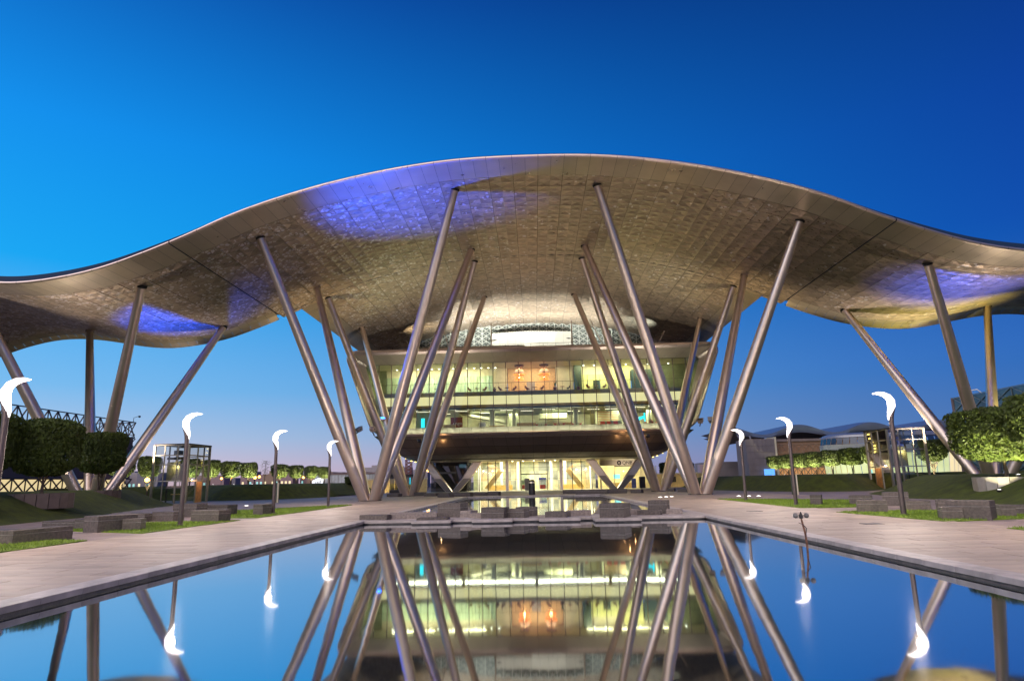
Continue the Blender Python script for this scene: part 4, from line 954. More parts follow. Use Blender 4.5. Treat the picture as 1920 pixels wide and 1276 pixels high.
# lower floor
p2 = shell_chair('red_chair', REDC, 10.6)
LO = [(.85, 'red chair beside the yellow curved counter', 1.6), (2.1, 'red chair behind the first bamboo screen', -1.6), (4.0, 'red chair on the near side of the second cafe table', 1.6), (5.15, 'red chair between the bamboo screen and the hung ceiling panel', -1.6), (6.95, 'red chair at the cafe table before the thick round pillar', 1.6), (8.05, 'red chair beside the dark doorway on the lower floor', -1.6), (12.0, 'red chair nearest the second bamboo screen at the counter', 0.1), (13.1, 'middle red chair of the three at the counter', .1), (14.2, 'red chair at the counter farthest from the bamboo', .1), (19.4, 'red chair below the cyan screen', 1.4), (20.2, 'red chair in the middle of the far group by the cyan screen', .1), (21.0, 'red chair beside the last bamboo screen', -1.4)]
for i, (x, lb, rz) in enumerate(LO):
    if i == 0: p2.location = (x, 113.7, 10.6); p2.rotation_euler = (0, 0, rz); p2['label'] = lb; p2['group'] = 'red chairs on the lower floor'
    else: copy_thing(p2, (x, 113.7, 10.6), lb, 'red chairs on the lower floor', rz)
t2 = table_thing('cafe_table', WHITE, 10.6, .55)
for i, (x, lb) in enumerate(((1.5, 'white cafe table beside the yellow counter'), (4.6, 'white cafe table with two red chairs past the first bamboo screen'), (7.5, 'white cafe table with two red chairs by the doorway'), (20.3, 'white cafe table under the cyan screen'))):
    if i == 0: t2.location = (x, 114.0, 10.6); t2['label'] = lb; t2['group'] = 'cafe tables'
    else: copy_thing(t2, (x, 114.0, 10.6), lb, 'cafe tables')
for x, lb in ((3.0, 'tall bamboo screen in a black box between the first red chairs'), (10.4, 'tall bamboo screen in a black box before the slatted brown wall'), (17.2, 'tall bamboo screen half hidden behind the inner column'), (22.0, 'tall bamboo screen past the cyan screen')):
    t = thing('bamboo_screen', lb, 'screen', (x, 114.3, 10.6), 'bamboo screens')
    m = MB(); m.box(x-.45, x+.45, 114.1, 114.5, 10.6, 11.1); part(m, 'planter_box', DARK, t)
    for i in range(7): m = MB(); xx = x-.4+i*.13; m.tube((xx, 114.3+RND.uniform(-.1, .1), 11.1), (xx+RND.uniform(-.06, .06), 114.3, 14.0), .03, n=6); part(m, 'cane', BAMBOO, t)
def counter(x0, x1, y, h, mat, label, top=None):
    t = thing('counter', label, 'counter', ((x0+x1)/2, y, 10.6), 'counters on the lower floor'); m = MB()
    n = 8; m.grid([[(x0+(x1-x0)*i/n, y-.5*math.sin(math.pi*i/n), z) for i in range(n+1)] for z in (10.6, 10.6+h)]); m.box(x0, x1, y, y+.6, 10.6, 10.6+h-.01); part(m, 'front', mat, t)
    m = MB(); m.box(x0-.05, x1+.05, y-.1, y+.7, 10.6+h+.005, 10.66+h); part(m, 'worktop', top or WHITE, t)
counter(-2.7, .4, 114.2, .95, YWOOD, 'curved yellow wood counter below the patterned screen'); counter(-15.5, -13.3, 114.0, .9, YWOOD, 'yellow wood counter with a white top beside the red panel')
counter(11.6, 15.2, 115.0, 1.0, M('sage_counter', (.33, .37, .26), .6), 'sage counter behind the three red chairs'); counter(3.6, 7.0, 117.0, 1.1, YWOOD, 'brown wood counter in the middle of the lower floor'); counter(-7.6, -4.9, 115.4, .7, YWOOD, 'low wood counter beside the round pillar')
t = thing('white_drum_table', 'white drum on the floor beside the round green pillar', 'pedestal', (-8.7, 114.3, 10.6)); m = MB(); m.lathe([(.6, 10.6), (.6, 11.7)], (-8.7, 114.3, 0), 18); part(m, 'drum', WHITE, t, True); m = MB(); m.lathe([(.63, 11.71), (.63, 11.76)], (-8.7, 114.3, 0), 18); part(m, 'drum_top', WHITE, t)
t = thing('letter_sign', 'dark red panel with pale round letters behind the yellow counter', 'sign', (-13.4, 115.2, 10.6)); m = MB(); m.box(-14.3, -12.2, 115.2, 115.3, 10.62, 12.9); part(m, 'board', REDP, t)
text('ungo', 'lettering', .82, INKW, t, (-12.25, 115.17, 11.55), (math.pi/2, 0, 0), .01, 'RIGHT')

# ================================================================== STONE BENCHES AND BLOCKS
def block(x0, y0, x1, y1, depth, h, label, group, cat='bench', mat=GRANITE, seam=.3, cap=None, z=0.):
    a = Vector((x0, y0, 0)); b = Vector((x1, y1, 0)); u = (b-a).normalized(); L = (b-a).length
    if L < .4: L = .4
    t = thing('stone_block', label, cat, (a.x, a.y, z), group, math.atan2(u.y, u.x))
    m = MB()
    if h > .33:
        hc = h*seam; m.bbox(0, L, 0, depth, -.12, h-hc-.014, .01); part(m, 'base_stone', mat, t, local=True)
        m = MB(); m.box(.012, L-.012, .012, depth-.012, h-hc-.02, h-hc+.004); part(m, 'mortar_joint', MORTAR, t, local=True)
        m = MB(); m.bbox(0, L, 0, depth, h-hc, h, .018); part(m, 'cap_stone', cap or mat, t, local=True)
    else:
        m.bbox(0, L, 0, depth, -.12, h, .018); part(m, 'slab', mat, t, local=True)
    return t
GB = 'dark stone benches on the lawns'
for a in [(-17.95, 23.2, -17.5, 25.6, .75, .47, 'long dark stone bench with white streaks on the nearest lawn tip'), (-18.75, 28.95, -18.0, 30.6, 1.0, .68, 'tall thick stone bench behind a small cube on the second lawn'), (-18.24, 29.86, -17.48, 30.0, .6, .49, 'small stone cube in front of the tall thick bench'),
          (-22.81, 37.95, -21.8, 37.64, .7, .44, 'low stone bench seen just past the end of the tall thick bench'), (-21.42, 31.31, -20.63, 31.11, 1.2, .46, 'dark stone block behind the tall thick bench at the path'), (-23.96, 32.66, -22.02, 32.17, .5, .35, 'low dark ledge with a pale top beside the grass slope'),
          (-21.64, 38.09, -20.16, 37.64, .8, .5, 'stone bench with a pale joint on the path behind the second lawn'), (-23.23, 43.21, -21.37, 42.57, .9, .8, 'tallest stone block standing behind the lamp post near the lift tower'), (-18.38, 36.13, -16.62, 35.6, .9, .61, 'stone bench with a white stained end at the tip of the second lawn'),
          (-21.82, 44.73, -20.09, 44.1, .9, .65, 'stone bench behind the white stained one at the path'), (-18.04, 43.35, -17.31, 43.09, .8, .67, 'single stone cube on the third lawn beside a lamp post'),
          (17.24, 42.91, 17.8, 42.61, .7, .61, 'single stone cube with a white edge on the lawn beside the middle lamp'), (19.5, 42.63, 20.6, 42.04, .9, .54, 'stone bench with a short dark end behind the long one near the lift tower'), (15.75, 33.57, 16.95, 33.09, .9, .57, 'stone bench on the lawn tip just before the nearest lamp'),
          (20.39, 40.37, 21.58, 39.75, 1.0, .75, 'tall stone block standing behind the nearest lamp post'), (18.68, 34.68, 19.65, 34.27, 1.0, .46, 'low stone bench on the lawn just past the nearest lamp'), (20.2, 34.64, 20.88, 34.34, .9, .49, 'small stone block with a white seam behind the low bench'),
          (16.2, 27.53, 16.89, 27.31, .7, .47, 'small stone cube before the longest bench on the lawn corner'), (16.5, 27.75, 17.55, 26.7, .9, .71, 'longest and tallest stone bench on the lawn corner'), (19.14, 28.5, 19.62, 28.33, .8, .46, 'dark stone block behind the longest bench'), (20.55, 29.72, 21.1, 29.5, .8, .39, 'stone block with a white stain at the picture edge by the dark slope')]:
    block(*a, GB)
GP = 'stone blocks between the two pools'
for a, kw in [((-8.84, 34.62, -7.34, 34.15, .9, .26, 'low grey slab at the corner of the near pool'), {}), ((-7.3, 34.61, -4.9, 34.77, .5, .34, 'long pale tan kerb behind the low grey slab'), dict(mat=GRANITE2, seam=.12)), ((-5.7, 33.4, -4.2, 33.3, .9, .12, 'flat dark slab lying on the stepped edge'), {}),
              ((-4.99, 35.82, -3.77, 35.41, 1.0, .73, 'tall block with a pale seam next to the flat dark slab'), {}), ((-3.94, 35.47, -3.22, 35.22, .9, .35, 'low pale block beside the tall one'), dict(mat=GRANITE2)), ((-3.2, 34.6, -2.5, 34.5, .5, .25, 'pale low kerb between the two seamed blocks'), dict(mat=GRANITE2)),
              ((-2.57, 34.03, -1.41, 33.65, .8, .54, 'block with an ochre stain and a pale seam at its middle'), dict(seam=.48)), ((-1.43, 34.13, -.41, 33.8, .8, .44, 'brown block beside the ochre stained one'), {}), ((-.88, 35.45, .03, 35.13, .7, .48, 'block standing behind the brown one'), {}),
              ((.62, 33.93, 1.66, 33.58, .8, .29, 'low brown slab alone on its protruding step'), {}), ((1.8, 35.0, 3.0, 35.0, .5, .28, 'pale kerb behind the low brown slab'), dict(mat=GRANITE2)), ((3.21, 32.75, 4.32, 32.35, 1.5, .66, 'large rust stained block on the most protruding step'), {}),
              ((6.01, 35.67, 6.91, 35.33, .9, .68, 'tall pale grey block by the pool corner'), {}), ((5.26, 34.53, 6.34, 34.14, .6, .25, 'low slab in front of the tall pale grey block'), {}), ((6.75, 34.7, 7.5, 34.5, .5, .26, 'small tan block behind the tall pale grey one'), dict(mat=GRANITE2)), ((4.6, 34.9, 5.4, 34.8, .5, .3, 'pale kerb between the rust stained block and the low slab'), dict(mat=GRANITE2))]:
    block(*a, GP, 'stone block', **kw)
GE = 'stone benches before the entrance'
for a in [(-12.13, 84.74, -10.49, 83.45, .9, .5, 'dark sloped stone block at the far pool corner'), (-11.2, 88.6, -8.3, 87.4, .9, .47, 'long dark stone bench next to the sloped block'), (-8.97, 92.6, -6.42, 91.6, .9, .45, 'dark stone bench in front of the short V leg by the dark shop'), (-6.3, 91.5, -4.8, 91.0, .9, .5, 'reddish stone bench before the gold lit hall'), (-15.19, 93.1, -13.5, 92.4, .9, .43, 'low dark bench behind the front column cluster'),
          (-20.66, 94.45, -18.86, 93.6, .9, .43, 'dark bench seen between the two column clusters by the yellow wall'), (-17.19, 96.6, -15.74, 96.2, .9, .5, 'dark bench touching the foot of the rear column cluster'), (5.2, 85.6, 9.06, 85.3, .9, .6, 'long pinkish stone bench at the far end of the second pool'), (3.88, 91.9, 5.6, 91.3, .9, .53, 'short stone bench behind the long pinkish one'),
          (9.39, 87.6, 11.97, 87.6, .9, .57, 'dark stone bench before the V leg of the bank'), (12.39, 87.6, 13.62, 86.9, .9, .43, 'dark stone bench with pale dots beside the rear column cluster'), (18.23, 93.4, 18.98, 93.0, .9, .45, 'small dark bench between the clusters on the bank side'), (18.6, 88.7, 19.8, 88.3, .9, .43, 'brown stone bench right behind the front cluster on the bank side')]:
    block(*a, GE)

# ================================================================== LAMP POSTS
LSP = [((.10, 4.18), .03), ((.06, 4.32), .09), ((-.03, 4.58), .14), ((-.12, 4.84), .175), ((-.12, 5.06), .18), ((-.02, 5.24), .155), ((.18, 5.36), .12), ((.42, 5.42), .075), ((.68, 5.41), .02)]
def lamp(sx, y, label, power):
    t = thing('lamp_post', label, 'street lamp', (sx*17.15 if sx < 0 else 16.45, y, 0), 'crescent headed lamp posts')
    d = -sx
    m = MB(); m.path([(0, 0, -.1), (0, 0, 2.0), (-.01*d, 0, 4.05), (-.03*d, 0, 4.35)], [.115, .105, .10, .11], 16); m.lathe([(.16, 0), (.16, .05), (.12, .07)], n=16); part(m, 'pole', POLE, t, True, local=True)
    m = MB(); rows = []
    for (px_, pz_), w_ in LSP:
        i = [q[0] for q in LSP].index((px_, pz_)); a = LSP[max(0, i-1)][0]; b = LSP[min(len(LSP)-1, i+1)][0]; tx, tz = b[0]-a[0], b[1]-a[1]; L = math.hypot(tx, tz); nx, nz = -tz/L, tx/L
        rows.append([(d*(px_+nx*w_*math.cos(q)), w_*.62*math.sin(q), pz_+nz*w_*math.cos(q)) for q in [2*math.pi*k/14 for k in range(14)]])
    m.grid(rows, True); o = part(m, 'lamp_head', GLOW, t, True, local=True)
    m = MB(); m.path([(-.03*d, 0, 4.3), (-.10*d, 0, 4.5), (-.21*d, 0, 4.72), (-.285*d, 0, 4.92)], [.105, .085, .06, .02], 10); part(m, 'head_arm', POLE, t, True, local=True)
    for q in ((.13, 4.98),):
        L = bpy.data.lights.new('lamp_light', 'POINT'); L.energy = power; L.color = (1, .84, .72); L.shadow_soft_size = .06
        link('lamp_light', L, t, (d*q[0], 0, q[1]))
    return t
LP = 1250
for y, nm in ((-2, 'lamp post behind the viewer on the pink sky side of the pool'), (9.3, 'lamp post beside the viewer on the pink sky side of the pool'), (21.2, 'lamp post with the largest crescent head, cut by the picture edge'), (32.77, 'lamp post standing in front of the lift tower beside the clipped trees'), (44.43, 'lamp post with a dark green totem right behind it, pink sky side'), (56.3, 'smallest lamp post beside the big leaning columns on the pink sky side')): lamp(-1, y, nm, LP)
for y, nm in ((-4, 'lamp post behind the viewer on the dark sky side of the pool'), (7.4, 'lamp post beside the viewer on the dark sky side of the pool'), (19.2, 'lamp post just out of the picture on the dark sky side'), (30.81, 'lamp post in front of the lift tower with the orange door'), (43.17, 'lamp post before the row of clipped trees and the grey wavy roofed building'), (53.23, 'smallest lamp post close to the big leaning columns on the dark sky side')): lamp(1, y, nm, LP)

# ================================================================== SMALL THINGS
def ground_lamp(x, y, label):
    t = thing('ground_lamp', label, 'ground light', (x, y, 0), 'lamps sunk in the paving'); m = MB(); m.lathe([(.26, -.01), (.26, .03), (.2, .032)], (x, y, 0), 16); part(m, 'ring', STEEL, t)
    m = MB(); m.lathe([(0, .034), (.19, .036)], (x, y, 0), 16, False); m.lathe([(.19, .036), (.0, .06)], (x, y, 0), 16, False); part(m, 'lens', INGR, t)
for x, y, lb in ((12.15, 65.7, 'ground lamp nearest the tall pale grey block before the front columns'), (12.85, 66.4, 'middle ground lamp of the three before the front columns'), (13.5, 67.0, 'ground lamp closest to the front columns'), (19.2, 64.3, 'ground lamp at the foot of the smallest lamp post by the bank side'), (19.95, 63.7, 'ground lamp between two others past the smallest lamp post'), (20.65, 63.1, 'ground lamp farthest from the columns towards the dark bank'), (-27.26, 63.7, 'single bright ground lamp on the side path by the stone cube')): ground_lamp(x, y, lb)
light('SPOT', 'ground_beam', (19.9, 63.6, .3), 300, (1, .9, .85), None, (19.9, 63.6, 6), 120, 1, .2)
for x, y, h, lb in ((-28.35, 73.65, 2.15, 'dark green information totem behind a lamp post on the pink sky side'), (25.1, 66.05, 1.9, 'dark green information totem behind the middle lamp before the dark bank')):
    t = thing('information_totem', lb, 'totem', (x, y, 0), 'information totems'); m = MB(); m.box(x-.28, x+.16, y-.1, y+.1, 0, h); part(m, 'panel', DGREEN, t); m = MB(); m.box(x+.17, x+.30, y-.1, y+.1, 0, h); part(m, 'pale_edge', CREAM, t)
    m = MB()
    for i in range(4): m.box(x-.18, x+.04, y-.108, y-.102, h-.45-.17*i, h-.40-.17*i)
    part(m, 'text_lines', INKW, t)
t = thing('litter_pillar', 'black round pillar with a metal collar in front of the entrance doors', 'bin', (-.28, 89.8, 0)); m = MB(); m.lathe([(.42, 0), (.42, 1.5)], (-.28, 89.8, 0), 20); part(m, 'body', DARK, t, True)
m = MB(); m.lathe([(.45, 1.51), (.45, 1.68)], (-.28, 89.8, 0), 20); part(m, 'collar', STEEL, t, True); m = MB(); m.lathe([(.38, 1.69), (.36, 1.86), (.2, 1.95)], (-.28, 89.8, 0), 20); part(m, 'lid', BLACK, t, True)
t = thing('pool_gauge', 'rusty pipe with two round grey cups standing at the pool edge', 'gauge', (7.62, 19.3, W0)); P = Vector((7.62, 19.3, W0))
m = MB(); m.path([P+Vector((.02, 0, -.2)), P+Vector((0, 0, .35)), P+Vector((-.07, 0, .78))], [.032, .028, .024], 10); part(m, 'pipe', RUST, t, True)
m = MB(); m.path([P+Vector((-.01, -.03, .28)), P+Vector((.03, -.045, .52)), P+Vector((-.05, -.035, .62)), P+Vector((-.17, -.03, .67))], [.010, .012, .010, .006], 6); part(m, 'cable', DARK, t, True)
H = P+Vector((-.07, 0, .86)); m = MB(); m.lathe([(.05, -.08), (.055, 0), (.03, .05), (.012, .10)], H, 12); part(m, 'hub', DARK, t, True); m = MB(); m.tube(H+Vector((-.13, 0, 0)), H+Vector((.13, 0, 0)), .012, n=8); part(m, 'arm', DARK, t)
for s in (-1, 1):
    m = MB(); m.path([H+Vector((s*q, 0, 0)) for q in (.09, .115, .16, .20, .215)], [.035, .068, .075, .055, .01], 14); part(m, 'cup', CUP, t, True)
for x, y, lb in ((-14.5, 15.4, 'dark square drain cover in the paving near the closest lawn'), (12.6, 25.8, 'dark drain cover in the paving near the longest bench'), (11.7, 36.4, 'dark drain cover in the paving beyond the pool gauge')):
    m = MB(); m.box(x-.35, x+.35, y-.25, y+.25, -.02, .012); o = part(m, 'drain_cover', DARK, None); tag(o, lb, 'drain cover', 'drain covers')

# ================================================================== CLIPPED TREES
def crown_mesh(name, w, h, n, leaf, mat, seed, taper=.12):
    r = np.random.RandomState(seed); V = []; F = []
    fr = r.uniform(0, 6.28, (6, 3)); k = 0
    for _ in range(n):
        # superellipsoid box, mostly near its surface
        d = r.normal(size=3); d /= np.linalg.norm(d); p = 5.0
        s = (abs(d[0])**p+abs(d[1])**p+abs(d[2])**p)**(-1/p)
        q = d*s; t = 1 - abs(r.normal())*.10 if r.rand() < .82 else r.rand()**.5
        lump = .035*math.sin(q[0]*5+fr[0, 0])*math.sin(q[1]*5+fr[1, 0])+.03*math.sin(q[2]*6+fr[2, 0]+q[0]*3)
        clump = math.sin(q[0]*4.1+fr[3, 0])*math.sin(q[1]*3.7+fr[3, 1])*math.sin(q[2]*4.5+fr[3, 2])
        if clump < -.32 and r.rand() < .6: continue
        q = q*(t+lump); tz = 1-taper*(1-(q[2]+1)/2)
        if q[2] < -.7: tz *= .9
        c = np.array([q[0]*w/2*tz, q[1]*w/2*tz, (q[2]+1)*h/2])
        nrm = d+r.normal(size=3)*.75; nrm /= np.linalg.norm(nrm); a = np.cross(nrm, r.normal(size=3)); a /= np.linalg.norm(a); b = np.cross(nrm, a)
        L = leaf*r.uniform(.7, 1.35); W = L*.5
        V += [c-a*L, c-b*W, c+a*L, c+b*W]; F.append((k, k+1, k+2, k+3)); k += 4
    m = MB(); m.v = [tuple(map(float, v)) for v in V]; m.f = F; return m.mesh(name, mat)
def trunk_mesh(h, seed, r=.11, multi=1):
    q = random.Random(seed); m = MB()
    for s in range(multi):
        a0 = 6.28*s/multi+q.random(); l = .18*(multi > 1)
        p = [(0, 0, -.3)]; x = y = 0
        for i in range(1, 5): x += l*math.cos(a0)*.4+q.uniform(-.05, .05); y += l*math.sin(a0)*.4+q.uniform(-.05, .05); p.append((x, y, h*i/4))
        m.path(p, [r*1.25/multi**.4, r/multi**.4, r*.85/multi**.4, r*.75/multi**.4, r*.6/multi**.4], 9)
        for j in range(5):
            a = q.uniform(0, 6.28); l2 = q.uniform(.8, 1.6); m.path([p[-1 if j > 1 else -2], (x+l2*.5*math.cos(a), y+l2*.5*math.sin(a), h+.55), (x+l2*math.cos(a), y+l2*math.sin(a), h+1.3)], [r*.5, r*.32, r*.1], 6)
    return m.mesh('trunk', BARK, True)
CR = [crown_mesh('crown', 4.7, 3.7, 17000, .13, LEAF, s) for s in (1, 2)]
CRR = [crown_mesh('crown', 5.1, 3.45, 18500, .13, LEAF, s) for s in (5, 6)]
CF = [crown_mesh('crown', 3.95, 2.9, 5200, .17, LEAF2, s, .2) for s in (11, 12, 13)] + [crown_mesh('crown', 3.95, 2.9, 5200, .17, LEAF, 14, .1)]
TR = [trunk_mesh(1.5, s, .12, mlt) for s, mlt in ((1, 3), (2, 1), (3, 2))]
TRF = [trunk_mesh(1.9, s+5, .12, mlt) for s, mlt in ((1, 2), (2, 1), (3, 3))]
def tree(x, y, z, cz_, crown, trunk, label, group, rz=0., sc=1.):
    t = thing('clipped_tree', label, 'tree', (x, y, z), group, rz)
    o = link('crown', crown, t, (0, 0, cz_)); o.scale = (sc, sc, 1); link('trunk', trunk, t, (0, 0, 0)); return t
GN = 'large clipped trees on the grass slopes'
def planter(x, y, z, label, r=1.95):
    t = thing('tree_planter', label, 'planter', (x, y, z), 'planters round the clipped trees')
    n = 18
    for i in range(n):
        a0, a1 = 2*math.pi*i/n+.01, 2*math.pi*(i+1)/n-.01; m = MB()
        p = [(x+r*math.cos(a0), y+r*math.sin(a0)), (x+r*math.cos(a1), y+r*math.sin(a1)), (x+(r-.12)*math.cos(a1), y+(r-.12)*math.sin(a1)), (x+(r-.12)*math.cos(a0), y+(r-.12)*math.sin(a0))]
        m.prism(p, z-1.0, z); part(m, 'planter_panel', PLM[0], t)
    m = MB(); m.lathe([(0, z-.08), (r-.13, z-.08)], (x, y, 0), 18, False); part(m, 'soil', M('dark_soil', (.03, .022, .015), .95, 0, .3, 5), t)
PLM = [M('brown_planter', (.13, .09, .075), .6, 0, .2, 2)]
for i, (x, y, zc, lb) in enumerate(((-35.2, 41.2, 3.0, 'clipped tree cut by the picture edge behind the largest lamp head'), (-33.4, 45, 2.85, 'widest clipped tree on the pink sky side, beside the picture edge tree'), (-40.7, 62, 3.35, 'smaller dark clipped tree in front of the outer leaning columns'))):
    z = zg(x, y); tree(x, y, z, zc-z, CR[i % 2], TR[i % 3], lb, GN, .4*i, (.9, .88, .87)[i])
for x, y, z, lb in ((-33.4, 45, 1.62, 'brown panelled planter under the widest clipped tree'), (-40.7, 62, 1.7, 'brown panelled planter under the smaller dark clipped tree'), (-32.9, 37.5, 1.55, 'brown planter cut by the picture edge below the largest lamp')): planter(x, y, z, lb)
PLM[0] = M('steel_planter', (.42, .38, .33), .35, .6, .1, 2)
for i, (x, y, zc, lb) in enumerate(((31.5, 46, 2.5, 'big clipped tree with a lit yellow green underside on the dark sky side'), (30.7, 39.6, 2.75, 'nearest clipped tree cut by the picture edge on the dark sky side'))):
    z = zg(x, y); tree(x, y, z, zc-z, CRR[i % 2], TR[1 if i == 0 else 0], lb, GN, .3+.5*i)
planter(31.5, 46, 1.45, 'pale metal ring planter under the big lit clipped tree'); planter(30.7, 39.6, 1.5, 'pale metal ring planter under the nearest clipped tree at the picture edge')
def uplight(x, y, z, power, label, col=(1, .93, .55), target=None, angle=85, vis=True):
    t = thing('tree_uplight', label, 'ground light', (x, y, z), 'spot lamps under the trees'); m = MB(); m.lathe([(.13, 0), (.16, .14), (.13, .15)], (x, y, z), 12); part(m, 'housing', DARK, t)
    m = MB(); m.lathe([(.12, .152), (0, .17)], (x, y, z), 12, False); part(m, 'lens', INGR, t)
    light('SPOT', 'tree_beam', (x, y, z+.25), power, col, t, target or (x, y, z+5), angle, .7, .08)
uplight(29.3, 43.6, zg(29.3, 43.6), 5200, 'bright spot lamp before the ring planter of the big lit tree', target=(31, 45.6, 4)); uplight(31.2, 44.4, 1.45, 2500, 'spot lamp inside the ring planter of the big lit tree', target=(32, 45.5, 4)); uplight(28.4, 37.4, zg(28.4, 37.4), 5200, 'bright spot lamp before the ring planter at the picture edge', target=(30, 39, 4))
FL = [(-57.5, 92, 'first small clipped tree of the far row, half behind a leaning column'), (-57.5, 99, 'second clipped tree of the far row next to the lift tower'), (-57, 110, 'clipped tree showing just past the lift tower'), (-57, 117, 'dark rounded clipped tree after the lift tower in the far row'), (-57, 125, 'widest clipped tree in the middle of the far row'), (-57, 133, 'pale clipped tree just before the bare sapling'), (-56.5, 148, 'clipped tree behind the lamp post with the totem'), (-56, 157, 'clipped tree right after the totem lamp in the far row'), (-55.5, 166, 'second last small clipped tree of the far row'), (-55, 175, 'last and smallest clipped tree of the far row by the glass hall')]
for i, (x, y, lb) in enumerate(FL):
    z = zg(x, y); tree(x, y, z, 3.55-z, CF[(i*2) % 4], TRF[i % 3], lb, 'far row of clipped trees on the pink sky side', i*.7, (.85, .85, .85, .8, .92, .85, .9, .85, .82, .8)[i])
    uplight(x+1.7, y-2.2, zg(x+1.7, y-2.2), 3600, 'spot lamp by the '+' '.join(lb.split(' of the')[0].split(' in the')[0].split()[:11]), target=(x, y, 6.0))
FR2 = [(57, 98, 'clipped tree glowing green just past the lift tower with the orange door'), (57, 114.6, 'clipped tree touching the lift tower with the orange door'), (57, 122.5, 'dark clipped tree two before the lift tower with the orange door'), (57, 130.5, 'pale lit clipped tree between the dark tree and the middle lamp'), (57, 138, 'clipped tree just past the middle lamp post'), (57, 145.5, 'clipped tree half hidden by the middle lamp post'), (57, 153, 'second clipped tree from the plum coloured hall end'), (57, 160.5, 'clipped tree at the end of the row before the plum coloured hall')]
for i, (x, y, lb) in enumerate(FR2):
    z = zg(x, y); tree(x, y, z, 3.5-z, CF[3 if i == 2 else i % 3], TRF[i % 3], lb, 'far row of clipped trees on the dark sky side', i*.9, 1.0)
    uplight(x-1.8, y-2.2, zg(x-1.8, y-2.2), 4200 if i != 2 else 1500, 'spot lamp by the '+' '.join(lb.split()[:12]), target=(x, y, 6.0))
for x, y, lb in ((28.6, 146, 'small clipped tree above the yellow wall on the bank side'), (33.2, 148, 'small clipped tree above the wall, half behind the front columns')):
    z = zg(x, y); tree(x, y, z, 2.2-z, CF[1], TRF[1], lb, 'small clipped trees behind the yellow wall', 1.0, .8)
t = thing('bare_sapling', 'thin almost leafless sapling between the clipped trees of the far row', 'tree', (-57, 141, 2.0)); q = random.Random(4)
m = MB(); m.path([(-57, 141, 1.8), (-57, 141, 4.2), (-56.8, 141, 7.0)], [.07, .05, .02], 7)
for i in range(14): z = 3.4+i*.25; a = q.uniform(0, 6.28); L = q.uniform(.5, 1.0); m.path([(-56.95, 141, z), (-56.95+L*math.cos(a), 141+L*math.sin(a), z+.7)], [.025, .008], 5)
part(m, 'trunk', BARK, t); m = MB()
for i in range(240): c = Vector((-57+q.gauss(0, .5), 141+q.gauss(0, .5), q.uniform(4, 7))); a = q.uniform(0, 6.28); m.add([c, c+Vector((math.cos(a)*.12, 0, .08)), c+Vector((0, math.sin(a)*.12, .14))], [(0, 1, 2)])
part(m, 'crown', LEAF2, t)
t = thing('round_shrub', 'low round clipped shrub at the far bank near the big leaning columns', 'shrub', (-33.5, 124, 1.5)); part(MB(), 'trunk', BARK, t) if False else None
o = link('crown', CF[1], t, (0, 0, .3)); o.scale = (.75, .75, .5); link('trunk', TRF[1], t, (0, 0, -.9))

